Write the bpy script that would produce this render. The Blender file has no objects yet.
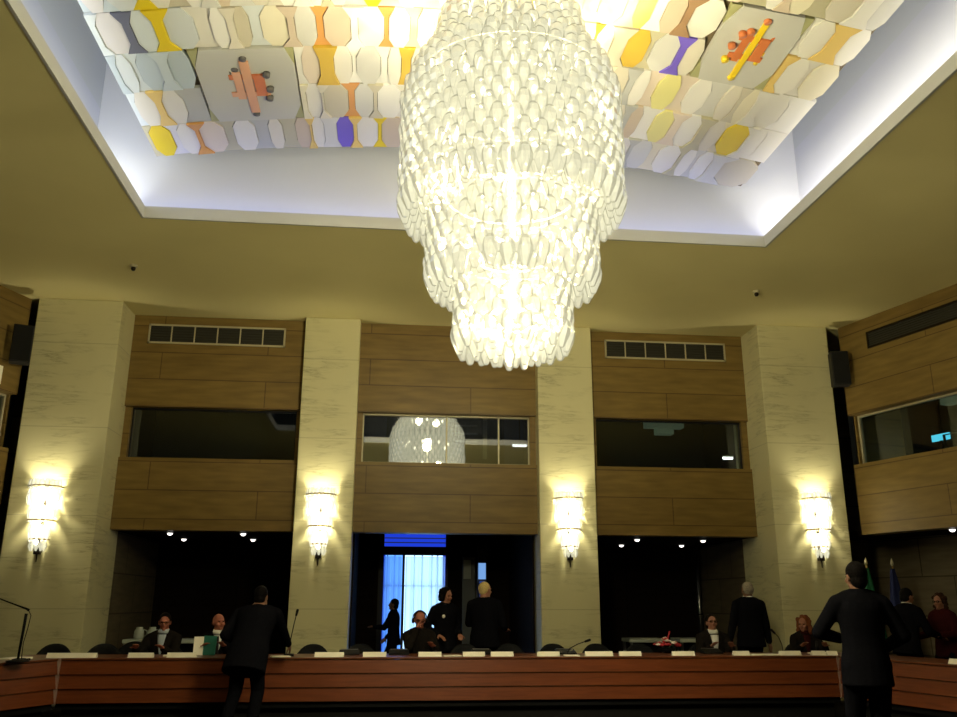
import bpy, bmesh, math, random
from mathutils import Vector, Matrix
random.seed(7)
SC = bpy.context.scene
COL = SC.collection
PI = math.pi
V = Vector

# ------------------------------------------------------------------ materials
def nodes(name):
    m = bpy.data.materials.new(name); m.use_nodes = True
    nt = m.node_tree; nt.nodes.clear()
    out = nt.nodes.new('ShaderNodeOutputMaterial')
    return m, nt, out

def mat(name, col, rough=.6, metal=0., spec=.3, noise=0., nscale=8., emit=None, estr=0., bump=0., bscale=60.):
    m, nt, out = nodes(name)
    b = nt.nodes.new('ShaderNodeBsdfPrincipled')
    b.inputs['Base Color'].default_value = (*col, 1); b.inputs['Roughness'].default_value = rough
    b.inputs['Metallic'].default_value = metal; b.inputs['Specular IOR Level'].default_value = spec
    tc = nt.nodes.new('ShaderNodeTexCoord')
    if noise:
        n = nt.nodes.new('ShaderNodeTexNoise'); n.inputs['Scale'].default_value = nscale; n.inputs['Detail'].default_value = 4
        nt.links.new(tc.outputs['Object'], n.inputs['Vector'])
        r = nt.nodes.new('ShaderNodeValToRGB')
        r.color_ramp.elements[0].position = .3; r.color_ramp.elements[1].position = .7
        r.color_ramp.elements[0].color = (*[c*(1-noise) for c in col], 1)
        r.color_ramp.elements[1].color = (*[min(1, c*(1+noise)) for c in col], 1)
        nt.links.new(n.outputs['Fac'], r.inputs['Fac']); nt.links.new(r.outputs['Color'], b.inputs['Base Color'])
    if bump:
        n2 = nt.nodes.new('ShaderNodeTexNoise'); n2.inputs['Scale'].default_value = bscale
        nt.links.new(tc.outputs['Object'], n2.inputs['Vector'])
        bp = nt.nodes.new('ShaderNodeBump'); bp.inputs['Strength'].default_value = bump; bp.inputs['Distance'].default_value = .01
        nt.links.new(n2.outputs['Fac'], bp.inputs['Height']); nt.links.new(bp.outputs['Normal'], b.inputs['Normal'])
    if emit:
        b.inputs['Emission Color'].default_value = (*emit, 1); b.inputs['Emission Strength'].default_value = estr
    nt.links.new(b.outputs['BSDF'], out.inputs['Surface'])
    return m

def panel_mat(name, c1, c2, cm, bw, rh, mortar=.012, rough=.45, off=.5, grain=.18, shift=(0, 0), spec=.3):
    """large flat cladding panels laid in courses (local x along, z up)"""
    m, nt, out = nodes(name)
    b = nt.nodes.new('ShaderNodeBsdfPrincipled'); b.inputs['Roughness'].default_value = rough
    b.inputs['Specular IOR Level'].default_value = spec
    tc = nt.nodes.new('ShaderNodeTexCoord'); sp = nt.nodes.new('ShaderNodeSeparateXYZ'); cb = nt.nodes.new('ShaderNodeCombineXYZ')
    nt.links.new(tc.outputs['Object'], sp.inputs[0])
    ad = nt.nodes.new('ShaderNodeMath'); ad.operation = 'ADD'
    nt.links.new(sp.outputs['X'], ad.inputs[0]); nt.links.new(sp.outputs['Y'], ad.inputs[1])
    a2 = nt.nodes.new('ShaderNodeMath'); a2.operation = 'ADD'; a2.inputs[1].default_value = shift[0]
    a3 = nt.nodes.new('ShaderNodeMath'); a3.operation = 'ADD'; a3.inputs[1].default_value = shift[1]
    nt.links.new(ad.outputs[0], a2.inputs[0]); nt.links.new(sp.outputs['Z'], a3.inputs[0])
    nt.links.new(a2.outputs[0], cb.inputs[0]); nt.links.new(a3.outputs[0], cb.inputs[1])
    br = nt.nodes.new('ShaderNodeTexBrick'); br.offset = off
    br.inputs['Scale'].default_value = 1; br.inputs['Brick Width'].default_value = bw; br.inputs['Row Height'].default_value = rh
    br.inputs['Mortar Size'].default_value = mortar; br.inputs['Mortar Smooth'].default_value = .3
    br.inputs['Color1'].default_value = (*c1, 1); br.inputs['Color2'].default_value = (*c2, 1); br.inputs['Mortar'].default_value = (*cm, 1)
    nt.links.new(cb.outputs[0], br.inputs['Vector'])
    mp = nt.nodes.new('ShaderNodeMapping'); mp.inputs['Scale'].default_value = (1.2, 1.2, 9)
    nt.links.new(tc.outputs['Object'], mp.inputs['Vector'])
    n = nt.nodes.new('ShaderNodeTexNoise'); n.inputs['Scale'].default_value = 1.6; n.inputs['Detail'].default_value = 5
    nt.links.new(mp.outputs[0], n.inputs['Vector'])
    r = nt.nodes.new('ShaderNodeValToRGB'); g0, g1 = 1-grain, 1+grain
    r.color_ramp.elements[0].color = (g0, g0, g0, 1); r.color_ramp.elements[1].color = (g1, g1, g1, 1)
    r.color_ramp.elements[0].position = .3; r.color_ramp.elements[1].position = .7
    nt.links.new(n.outputs['Fac'], r.inputs['Fac'])
    mx = nt.nodes.new('ShaderNodeMixRGB'); mx.blend_type = 'MULTIPLY'; mx.inputs['Fac'].default_value = 1
    nt.links.new(br.outputs['Color'], mx.inputs[1]); nt.links.new(r.outputs['Color'], mx.inputs[2])
    nt.links.new(mx.outputs[0], b.inputs['Base Color'])
    nt.links.new(b.outputs['BSDF'], out.inputs['Surface'])
    return m

def marble_mat(name, base, vein, joint):
    m, nt, out = nodes(name)
    b = nt.nodes.new('ShaderNodeBsdfPrincipled'); b.inputs['Roughness'].default_value = .38
    b.inputs['Specular IOR Level'].default_value = .25
    tc = nt.nodes.new('ShaderNodeTexCoord')
    mp = nt.nodes.new('ShaderNodeMapping'); mp.inputs['Scale'].default_value = (.30, .30, 2.4); mp.inputs['Rotation'].default_value = (0, .07, 0)
    nt.links.new(tc.outputs['Object'], mp.inputs['Vector'])
    n = nt.nodes.new('ShaderNodeTexNoise'); n.inputs['Scale'].default_value = 1.7; n.inputs['Detail'].default_value = 9; n.inputs['Roughness'].default_value = .62
    n.inputs['Distortion'].default_value = .25
    nt.links.new(mp.outputs[0], n.inputs['Vector'])
    r = nt.nodes.new('ShaderNodeValToRGB'); e = r.color_ramp.elements
    e[0].position = 0; e[0].color = (*base, 1); e[1].position = 1; e[1].color = (*[c*.9 for c in base], 1)
    for p, c in ((.45, [x*.97 for x in base]), (.486, [x*.82 for x in base]), (.5, [x*.3+v*.7 for x, v in zip(base, vein)]), (.510, [x*.88 for x in base]), (.55, base), (.62, [x*.9 for x in base]), (.7, base)):
        k = e.new(p); k.color = (*c, 1)
    nt.links.new(n.outputs['Fac'], r.inputs['Fac'])
    # fade the veins in and out, and a fine cloud over all
    n2 = nt.nodes.new('ShaderNodeTexNoise'); n2.inputs['Scale'].default_value = 1.1; n2.inputs['Detail'].default_value = 3
    nt.links.new(tc.outputs['Object'], n2.inputs['Vector'])
    r2 = nt.nodes.new('ShaderNodeValToRGB'); r2.color_ramp.elements[0].position = .42; r2.color_ramp.elements[1].position = .62
    nt.links.new(n2.outputs['Fac'], r2.inputs['Fac'])
    mx = nt.nodes.new('ShaderNodeMixRGB'); mx.inputs[1].default_value = (*base, 1)
    nt.links.new(r2.outputs['Color'], mx.inputs['Fac']); nt.links.new(r.outputs['Color'], mx.inputs[2])
    # horizontal joints between slabs
    sp = nt.nodes.new('ShaderNodeSeparateXYZ'); nt.links.new(tc.outputs['Object'], sp.inputs[0])
    md = nt.nodes.new('ShaderNodeMath'); md.operation = 'MODULO'; md.inputs[1].default_value = 1.32
    nt.links.new(sp.outputs['Z'], md.inputs[0])
    lt = nt.nodes.new('ShaderNodeMath'); lt.operation = 'LESS_THAN'; lt.inputs[1].default_value = .012
    nt.links.new(md.outputs[0], lt.inputs[0])
    mj = nt.nodes.new('ShaderNodeMixRGB'); mj.inputs[2].default_value = (*joint, 1)
    nt.links.new(lt.outputs[0], mj.inputs['Fac']); nt.links.new(mx.outputs[0], mj.inputs[1])
    nt.links.new(mj.outputs[0], b.inputs['Base Color'])
    nt.links.new(b.outputs['BSDF'], out.inputs['Surface'])
    return m

def wood_mat(name, c1, c2, rough=.35):
    m, nt, out = nodes(name)
    b = nt.nodes.new('ShaderNodeBsdfPrincipled'); b.inputs['Roughness'].default_value = rough; b.inputs['Specular IOR Level'].default_value = .35
    tc = nt.nodes.new('ShaderNodeTexCoord'); mp = nt.nodes.new('ShaderNodeMapping'); mp.inputs['Scale'].default_value = (1.1, 9, 16)
    nt.links.new(tc.outputs['Object'], mp.inputs['Vector'])
    n = nt.nodes.new('ShaderNodeTexNoise'); n.inputs['Scale'].default_value = 2.2; n.inputs['Detail'].default_value = 6; n.inputs['Distortion'].default_value = .6
    nt.links.new(mp.outputs[0], n.inputs['Vector'])
    r = nt.nodes.new('ShaderNodeValToRGB'); r.color_ramp.elements[0].position = .3; r.color_ramp.elements[1].position = .7
    r.color_ramp.elements[0].color = (*c1, 1); r.color_ramp.elements[1].color = (*c2, 1)
    nt.links.new(n.outputs['Fac'], r.inputs['Fac']); nt.links.new(r.outputs['Color'], b.inputs['Base Color'])
    nt.links.new(b.outputs['BSDF'], out.inputs['Surface'])
    return m

def glow_glass(name, clear, tint, trans_w, estr, ecol):
    """moulded lamp glass: part clear, part milky, faintly self-lit by the bulb it wraps"""
    m, nt, out = nodes(name)
    t = nt.nodes.new('ShaderNodeBsdfTransparent'); t.inputs['Color'].default_value = (*tint, 1)
    tl = nt.nodes.new('ShaderNodeBsdfTranslucent'); tl.inputs['Color'].default_value = (*trans_w, 1)
    d = nt.nodes.new('ShaderNodeBsdfDiffuse'); d.inputs['Color'].default_value = (*trans_w, 1)
    g = nt.nodes.new('ShaderNodeBsdfGlossy'); g.inputs['Roughness'].default_value = .12; g.inputs['Color'].default_value = (.35, .35, .32, 1)
    e = nt.nodes.new('ShaderNodeEmission'); e.inputs['Color'].default_value = (*ecol, 1); e.inputs['Strength'].default_value = estr
    a = nt.nodes.new('ShaderNodeMixShader'); a.inputs[0].default_value = .4
    nt.links.new(tl.outputs[0], a.inputs[1]); nt.links.new(d.outputs[0], a.inputs[2])
    f = nt.nodes.new('ShaderNodeFresnel'); f.inputs['IOR'].default_value = 1.45
    b2 = nt.nodes.new('ShaderNodeMixShader'); nt.links.new(f.outputs[0], b2.inputs[0])
    nt.links.new(a.outputs[0], b2.inputs[1]); nt.links.new(g.outputs[0], b2.inputs[2])
    c = nt.nodes.new('ShaderNodeMixShader')
    lw = nt.nodes.new('ShaderNodeLayerWeight'); lw.inputs['Blend'].default_value = .5
    def rng_(lo, hi):
        r = nt.nodes.new('ShaderNodeMapRange'); r.inputs['To Min'].default_value = lo; r.inputs['To Max'].default_value = hi
        nt.links.new(lw.outputs['Facing'], r.inputs['Value']); return r.outputs['Result']
    nt.links.new(rng_(clear, clear-.45), c.inputs[0])          # glass seen edge-on is thicker and less clear
    nt.links.new(b2.outputs[0], c.inputs[1]); nt.links.new(t.outputs[0], c.inputs[2])
    nt.links.new(rng_(estr, estr*.2), e.inputs['Strength'])  # emission fades edge-on, painting the shading between the drops
    s = nt.nodes.new('ShaderNodeAddShader')
    nt.links.new(c.outputs[0], s.inputs[0]); nt.links.new(e.outputs[0], s.inputs[1])
    nt.links.new(s.outputs[0], out.inputs['Surface'])
    return m

def emis(name, col, s):
    m, nt, out = nodes(name)
    e = nt.nodes.new('ShaderNodeEmission'); e.inputs['Color'].default_value = (*col, 1); e.inputs['Strength'].default_value = s
    nt.links.new(e.outputs[0], out.inputs['Surface']); return m

def pane_mat(name, refl, rough=.02, tint=(.9, .95, 1)):
    m, nt, out = nodes(name)
    t = nt.nodes.new('ShaderNodeBsdfTransparent'); t.inputs['Color'].default_value = (*tint, 1)
    g = nt.nodes.new('ShaderNodeBsdfGlossy'); g.inputs['Roughness'].default_value = rough
    x = nt.nodes.new('ShaderNodeMixShader'); x.inputs[0].default_value = refl
    nt.links.new(t.outputs[0], x.inputs[1]); nt.links.new(g.outputs[0], x.inputs[2]); nt.links.new(x.outputs[0], out.inputs['Surface'])
    return m

def sheer_mat(name, col):
    m, nt, out = nodes(name)
    t = nt.nodes.new('ShaderNodeBsdfTransparent')
    tl = nt.nodes.new('ShaderNodeBsdfTranslucent'); tl.inputs['Color'].default_value = (*col, 1)
    d = nt.nodes.new('ShaderNodeBsdfDiffuse'); d.inputs['Color'].default_value = (*col, 1)
    a = nt.nodes.new('ShaderNodeMixShader'); a.inputs[0].default_value = .3
    nt.links.new(tl.outputs[0], a.inputs[1]); nt.links.new(d.outputs[0], a.inputs[2])
    x = nt.nodes.new('ShaderNodeMixShader'); x.inputs[0].default_value = .22
    nt.links.new(a.outputs[0], x.inputs[1]); nt.links.new(t.outputs[0], x.inputs[2]); nt.links.new(x.outputs[0], out.inputs['Surface'])
    return m

M = dict(
    marble=marble_mat('cream_marble', (.63, .585, .345), (.24, .21, .11), (.47, .43, .26)),
    cladding=panel_mat('tan_cladding', (.205, .135, .038), (.185, .118, .033), (.11, .066, .021), 3.4, .45, .010, shift=(0, .03)),
    stone=panel_mat('brown_stone', (.15, .12, .07), (.13, .10, .06), (.05, .04, .02), 1.2, .62, .012, rough=.6),
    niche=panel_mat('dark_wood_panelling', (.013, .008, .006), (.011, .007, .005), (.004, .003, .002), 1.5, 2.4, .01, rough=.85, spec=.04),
    plaster=mat('ceiling_plaster', (.76, .675, .33), .85, noise=.03, nscale=.8),
    white=mat('white_plaster', (.62, .63, .66), .8),
    trimwhite=mat('lip_paint', (.46, .46, .46), .7),
    shadeband=mat('painted_shade', (.60, .62, .61), .9),  # upper well walls and roof, with the shade up there put into the colour
    carpet=mat('dark_carpet', (.010, .008, .007), .95, noise=.3, nscale=40, spec=.1),
    desk=wood_mat('reddish_wood', (.115, .028, .009), (.18, .046, .014)),
    desktop=wood_mat('brown_worktop', (.10, .03, .012), (.15, .045, .018)),
    dark=mat('black_paint', (.007, .007, .008), .6, spec=.12),
    plinth=mat('black_plinth', (.004, .004, .004), .8),
    post=mat('pale_metal', (.55, .42, .36), .35, .6),
    leather=mat('black_leather', (.006, .0065, .008), .6, spec=.10, bump=.15),
    chrome=mat('dull_steel', (.35, .35, .36), .3, 1.),
    paper=mat('white_card', (.92, .87, .74), .7),
    alu=mat('pale_aluminium', (.50, .45, .30), .45, .2),
    slat=mat('dark_louvre', (.035, .033, .025), .6),
    black=mat('speaker_black', (.012, .011, .010), .6),
    grille=mat('speaker_grille', (.006, .006, .006), .8, bump=.6, bscale=200),
    bronze=mat('dark_bronze', (.02, .014, .008), .4, .5),
    brass=mat('brass', (.6, .42, .16), .3, .9),
    drop=glow_glass('chandelier_glass', .62, (.99, .985, .94), (.010, .010, .008), .45, (1., .965, .70)),
    sdrop=glow_glass('sconce_glass', .52, (.98, .97, .92), (.30, .29, .23), .9, (1., .96, .74)),
    bulb=emis('bulb_glow', (1., .94, .68), 14.),
    dlight=emis('downlight_glow', (1., .93, .85), 4.),
    pane=pane_mat('booth_glass', .07, rough=.02, tint=(.75, .82, .85)), midpane=pane_mat('middle_booth_glass', .42, tint=(.75, .82, .85)),
    booth=mat('booth_wall', (.012, .014, .018), .8),
    boothblue=mat('booth_blue_panel', (.055, .075, .17), .7),
    sign=mat('self_lit_green_plastic', (.42, .52, .36), .6, emit=(.42, .55, .34), estr=.10),  # no lamp: light on the hanging units put in as a faint emission
    tube=emis('fluorescent_glow', (1., .96, .85), 5.),
    cyan=emis('cyan_screen_glow', (.10, .62, .75), 1.6),
    daylight=emis('daylight_pane', (.42, .66, 1.), 3.0), daylightblue=emis('blue_daylight_pane', (.12, .34, 1.), 2.2),
    transom=emis('blue_transom_light', (.016, .06, .85), .8),
    sheer=sheer_mat('sheer_curtain', (.75, .90, 1.)),
    frame=mat('dark_door_frame', (.010, .010, .014), .4),
    greydoor=mat('grey_glass_door', (.10, .11, .12), .25),
    bluepane=emis('blue_glass_light', (.20, .42, .85), .9),
    flaggreen=mat('green_flag_cloth', (.012, .11, .05), .8),
    flagwhite=mat('white_flag_cloth', (.45, .45, .40), .8),
    flagred=mat('red_flag_cloth', (.25, .015, .015), .8),
    flagblue=mat('blue_flag_cloth', (.010, .016, .075), .8),
    gold=mat('gold_star', (.75, .6, .2), .5),
    teal=mat('teal_card', (.03, .20, .15), .6),
    red=mat('red_petals', (.35, .02, .03), .7),
    white2=mat('white_petals', (.70, .62, .58), .7),
    leaf=mat('dark_leaves', (.03, .05, .02), .7),
    redp=mat('red_plastic', (.55, .03, .05), .5),
    glassjug=mat('pale_jug', (.42, .46, .42), .25),
    skin=mat('skin', (.34, .15, .095), .6, noise=.08, nscale=30),
    skinp=mat('ruddy_skin', (.36, .125, .08), .6, noise=.08, nscale=30),
    skind=mat('tan_skin', (.20, .10, .06), .6, noise=.08, nscale=30),
    suit=mat('black_suit', (.0055, .0055, .0075), .9, spec=.0, noise=.15, nscale=50),
    navy=mat('navy_suit', (.005, .006, .011), .9, spec=.0, noise=.15, nscale=50),
    brownjacket=mat('dark_jacket', (.012, .010, .009), .9, spec=.0, noise=.2, nscale=50),
    maroon=mat('dark_red_knit', (.035, .007, .008), .9, spec=.0, noise=.2, nscale=50),
    shirt=mat('pale_blue_shirt', (.40, .46, .56), .8),
    shirtw=mat('white_shirt', (.75, .74, .70), .8),
    tie=mat('dark_tie', (.01, .008, .01), .6),
    shoe=mat('black_shoe', (.006, .006, .006), .3),
    hairblack=mat('black_hair', (.006, .005, .005), .6, spec=.03, noise=.3, nscale=60, bump=.5, bscale=90),
    hairbrown=mat('brown_hair', (.035, .016, .010), .6, spec=.03, noise=.3, nscale=60, bump=.5, bscale=90),
    hairred=mat('reddish_hair', (.17, .055, .025), .6, spec=.03, noise=.3, nscale=60, bump=.5, bscale=90),
    hairgrey=mat('grey_hair', (.30, .26, .21), .7, spec=.03, noise=.25, nscale=60, bump=.5, bscale=90),
    hairblond=mat('pale_blond_hair', (.62, .47, .20), .7, spec=.03, noise=.25, nscale=60, bump=.5, bscale=90),
    eye=mat('dark_eye', (.006, .005, .005), .2),
    lip=mat('lips', (.30, .08, .06), .5),
)

# ------------------------------------------------------------------ mesh helpers
class MB:
    def __init__(s): s.v = []; s.f = []; s.m = []; s.sm = []
    def add(s, vs, fs, mi=0, smooth=False, T=None):
        o = len(s.v)
        s.v += [tuple(T @ V(p)) if T is not None else tuple(p) for p in vs]
        for f in fs: s.f.append(tuple(i+o for i in f)); s.m.append(mi); s.sm.append(smooth)
        return s
    def box(s, a, b, mi=0, T=None):
        (x0, y0, z0), (x1, y1, z1) = a, b
        if x0 > x1: x0, x1 = x1, x0
        if y0 > y1: y0, y1 = y1, y0
        if z0 > z1: z0, z1 = z1, z0
        return s.add([(x0, y0, z0), (x1, y0, z0), (x1, y1, z0), (x0, y1, z0), (x0, y0, z1), (x1, y0, z1), (x1, y1, z1), (x0, y1, z1)],
              [(0, 3, 2, 1), (4, 5, 6, 7), (0, 1, 5, 4), (1, 2, 6, 5), (2, 3, 7, 6), (3, 0, 4, 7)], mi, T=T)
    def prism(s, poly, z0, z1, mi=0, T=None):
        """poly in xy counter-clockwise; z0/z1 numbers or functions of (x, y)"""
        n = len(poly); f0 = z0 if callable(z0) else (lambda x, y: z0); f1 = z1 if callable(z1) else (lambda x, y: z1)
        vs = [(x, y, f0(x, y)) for x, y in poly]+[(x, y, f1(x, y)) for x, y in poly]
        fs = [tuple(reversed(range(n))), tuple(range(n, 2*n))]+[(i, (i+1) % n, n+(i+1) % n, n+i) for i in range(n)]
        return s.add(vs, fs, mi, T=T)
    def lathe(s, prof, n=16, c=(0, 0, 0), mi=0, smooth=True, a0=0., T=None):
        """profile of (r, z); ends closed"""
        vs = []; fs = []
        for r, z in prof:
            for k in range(n):
                a = a0+2*PI*k/n; vs.append((c[0]+r*math.cos(a), c[1]+r*math.sin(a), c[2]+z))
        for i in range(len(prof)-1):
            for k in range(n):
                fs.append((i*n+k, i*n+(k+1) % n, (i+1)*n+(k+1) % n, (i+1)*n+k))
        fs.append(tuple(reversed(range(n)))); fs.append(tuple(range((len(prof)-1)*n, len(prof)*n)))
        return s.add(vs, fs, mi, smooth, T)
    def rings(s, rings, n=14, mi=0, smooth=True):
        """rings: list of (centre, u, v) vectors, an elliptical loft with closed ends"""
        vs = []; fs = []
        for c, u, w in rings:
            for k in range(n):
                a = 2*PI*k/n; vs.append(tuple(V(c)+V(u)*math.cos(a)+V(w)*math.sin(a)))
        for i in range(len(rings)-1):
            for k in range(n):
                fs.append((i*n+k, i*n+(k+1) % n, (i+1)*n+(k+1) % n, (i+1)*n+k))
        fs.append(tuple(reversed(range(n)))); fs.append(tuple(range((len(rings)-1)*n, len(rings)*n)))
        return s.add(vs, fs, mi, smooth)
    def limb(s, p0, p1, r0, r1, n=12, mi=0, bulge=0.):
        p0 = V(p0); p1 = V(p1); d = p1-p0; L = d.length
        if L < 1e-6: return s
        d = d/L; u = d.orthogonal().normalized(); w = d.cross(u); R = []
        for t in (-.95, -.75, -.4): R.append((p0+d*t*r0, r0*math.sqrt(1-t*t)))
        for t in (0, .2, .4, .6, .8, 1):
            R.append((p0+d*t*L, (r0+(r1-r0)*t)*(1+bulge*math.sin(PI*min(1, t*1.4))) if t < .72 else r0+(r1-r0)*t))
        for t in (.4, .75, .95): R.append((p1+d*t*r1, r1*math.sqrt(1-t*t)))
        return s.rings([(c, u*r, w*r) for c, r in R], n, mi)
    def tube(s, pts, r, n=8, mi=0):
        pts = [V(p) for p in pts]; R = []; u = None
        for i, p in enumerate(pts):
            d = (pts[min(i+1, len(pts)-1)]-pts[max(i-1, 0)]).normalized()
            u = d.orthogonal().normalized() if u is None else (u-d*u.dot(d)).normalized()
            rr = r[i] if isinstance(r, (list, tuple)) else r
            R.append((p, u*rr, d.cross(u)*rr))
        return s.rings(R, n, mi)
    def ell(s, c, r, n=16, mi=0, T=None, m=10):
        prof = []
        vs = []; fs = []
        for i in range(m+1):
            t = PI*(.02+.96*i/m)-PI/2
            for k in range(n):
                a = 2*PI*k/n; vs.append((c[0]+r[0]*math.cos(t)*math.cos(a), c[1]+r[1]*math.cos(t)*math.sin(a), c[2]+r[2]*math.sin(t)))
        for i in range(m):
            for k in range(n): fs.append((i*n+k, i*n+(k+1) % n, (i+1)*n+(k+1) % n, (i+1)*n+k))
        fs.append(tuple(reversed(range(n)))); fs.append(tuple(range(m*n, (m+1)*n)))
        return s.add(vs, fs, mi, True, T)
    def mesh(s, name, mats):
        me = bpy.data.meshes.new(name); me.from_pydata(s.v, [], s.f)
        for x in (mats if isinstance(mats, (list, tuple)) else [mats]): me.materials.append(x)
        me.polygons.foreach_set('material_index', s.m); me.polygons.foreach_set('use_smooth', s.sm)
        me.update(); return me
    def build(s, name, mats, parent=None, loc=(0, 0, 0), rz=0., bevel=0.):
        o = bpy.data.objects.new(name, s.mesh(name, mats)); COL.objects.link(o)
        o.location = loc; o.rotation_euler = (0, 0, rz)
        if parent: o.parent = parent
        if bevel:
            b = o.modifiers.new('bevel', 'BEVEL'); b.width = bevel; b.segments = 2; b.limit_method = 'ANGLE'
        return o

def tag(o, label, cat, group=None):
    o['label'] = label; o['category'] = cat
    if group: o['group'] = group
    return o
def struct(o): o['kind'] = 'structure'; return o
def empty(name, loc=(0, 0, 0), rz=0., label=None, cat=None, group=None):
    o = bpy.data.objects.new(name, None); COL.objects.link(o); o.location = loc; o.rotation_euler = (0, 0, rz); o.empty_display_size = .1
    if label: tag(o, label, cat, group)
    return o
def dup(root, loc, rz, label, group=None):
    def cp(o, par):
        c = o.copy(); COL.objects.link(c)
        if par: c.parent = par
        for ch in o.children: cp(ch, c)
        return c
    r = cp(root, None); r.location = loc; r.rotation_euler = (0, 0, rz); r['label'] = label
    if group: r['group'] = group
    return r

# ------------------------------------------------------------------ room
CZ = 6.0                                            # ceiling height
OX0, OX1, OY0, OY1 = -3.13, 4.92, 4.4, 10.07        # opening of the light well
RX0, RX1, RY0, RY1 = -3.95, 5.68, 4.0, 10.47        # wider well above it
WY = 13.95                                          # face of the gallery wall
struct(MB().box((-10, -4, -.1), (12, 18.2, 0)).build('floor', M['carpet']))
c = MB()
for a, b in (((-10, -4), (OX0, 18.2)), ((OX1, -4), (12, 18.2)), ((OX0, -4), (OX1, OY0)), ((OX0, OY1), (OX1, 18.2))):
    c.box((*a, CZ), (*b, CZ+.10))
ceil = struct(c.build('ceiling', M['plaster']))
l = MB(); t = .03; lh = .15
l.box((OX0, OY0, CZ-.005), (OX0+t, OY1, CZ+lh)); l.box((OX1-t, OY0, CZ-.005), (OX1, OY1, CZ+lh))
l.box((OX0+t, OY0, CZ-.005), (OX1-t, OY0+t, CZ+lh)); l.box((OX0+t, OY1-t, CZ-.005), (OX1-t, OY1, CZ+lh))
struct(l.build('trim_1', M['trimwhite']))
TOP = 9.2; SHADE_Z = 7.72
w = MB()
w.box((RX0, RY1, CZ+.1), (RX1, RY1+.1, TOP), 0); w.box((RX0, RY0-.1, CZ+.1), (RX1, RY0, TOP), 2)  # unseen front wall coloured dark, standing in for an unlit end
for x, d in ((RX0, -.1), (RX1, .1)):
    w.box((x, RY0-.1, CZ+.1), (x+d, RY1+.1, SHADE_Z), 0); w.box((x, RY0-.1, SHADE_Z), (x+d, RY1+.1, TOP), 1)
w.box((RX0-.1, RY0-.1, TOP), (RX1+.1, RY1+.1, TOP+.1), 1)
struct(w.build('wall_light_well', [M['white'], M['shadeband'], M['booth']]))

# --- gallery wall between the pillars: top band, parapet, niche ceiling per bay
BAYS = [(-4.25, -1.42), (-.54, 2.46), (3.40, 6.18)]
Z1, Z2, Z3 = 2.5, 3.63, 4.46
gw = MB()
for x0, x1 in BAYS:
    gw.box((x0, WY, Z3), (x1, WY+.3, CZ)); gw.box((x0, WY, Z1), (x1, WY+.3, Z2))
    gw.box((x0, WY+.06, Z2), (x0+.1, WY+.3, Z3)); gw.box((x1-.1, WY+.06, Z2), (x1, WY+.3, Z3))
struct(gw.build('wall_back', M['cladding']))
nw = MB()
for i, (x0, x1) in enumerate(BAYS):
    z = 2.5 if i != 1 else 2.95
    nw.box((x0-.3, WY+.3, z), (x1+.3, 17.1, z+.1))
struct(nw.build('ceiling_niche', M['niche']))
bk = MB()
for a, b in ((-10, -.12), (1.22, 12)): bk.box((a, 17.0, 0), (b, 17.1, 3.0))
bk.box((-.12, 17.0, 2.85), (1.22, 17.1, 3.0))
bk.box((-1.3, 14.57, 0), (-.53, 17, 2.95)); bk.box((2.45, 14.57, 0), (3.2, 17, 2.95)); bk.box((-.525, 14.27, 0), (-.50, 17, 2.95)); bk.box((2.42, 14.27, 0), (2.445, 17, 2.95))  # thin dark cheeks added over the pillar sides to hide blue door light
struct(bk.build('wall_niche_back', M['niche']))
sw = MB(); sw.box((-4.5, 14.4, 0), (-4.25, 17, 2.5)); sw.box((6.25, 14.6, 0), (6.5, 17, 2.5))
struct(sw.build('wall_niche_side', M['stone']))

# --- booths behind the gallery windows
bt = MB(); by0, by1 = WY+.3, 16.6
for x0, x1 in BAYS:
    bt.box((x0-.2, by1, 3.1), (x1+.2, by1+.1, 5.3)); bt.box((x0-.2, by0, 5.2), (x1+.2, by1, 5.3)); bt.box((x0-.2, by0, 3.05), (x1+.2, by1, 3.1))
    bt.box((x0-.3, by0, 3.1), (x0-.2, by1, 5.2)); bt.box((x1+.2, by0, 3.1), (x1+.3, by1, 5.2))
struct(bt.build('wall_booth', M['booth']))
def gallery_window(n, x0, x1, mull):
    e = struct(empty('window_%d' % n, ((x0+x1)/2, WY+.16, Z2))); hw = (x1-x0)/2
    MB().box((-hw, -.006, 0), (hw, .006, Z3-Z2)).build('glass', M['midpane'] if mull else M['pane'], e)
    f = MB(); h = Z3-Z2
    f.box((-hw, -.02, 0), (hw, .02, .025)); f.box((-hw, -.02, h-.025), (hw, .02, h)); f.box((-hw, -.02, 0), (-hw+.02, .02, h)); f.box((hw-.02, -.02, 0), (hw, .02, h))
    for m_ in mull: f.box((m_-(x0+x1)/2-.012, -.02, 0), (m_-(x0+x1)/2+.012, .02, h))
    f.build('window_frame', M['frame'] if not mull else M['alu'], e)
    return e
gallery_window(1, -4.15, -1.52, ())
gw2 = gallery_window(2, -.44, 2.36, (.96, 1.84))
for ch in gw2.children:                                    # the middle sheet leans a little, tilt added to aim its reflection at the upper chandelier
    if ch.name.startswith('glass'): ch.rotation_euler = (math.radians(-.8), 0, 0); ch.location = (0, .0, 0)
gallery_window(3, 3.50, 6.08, ())

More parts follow.
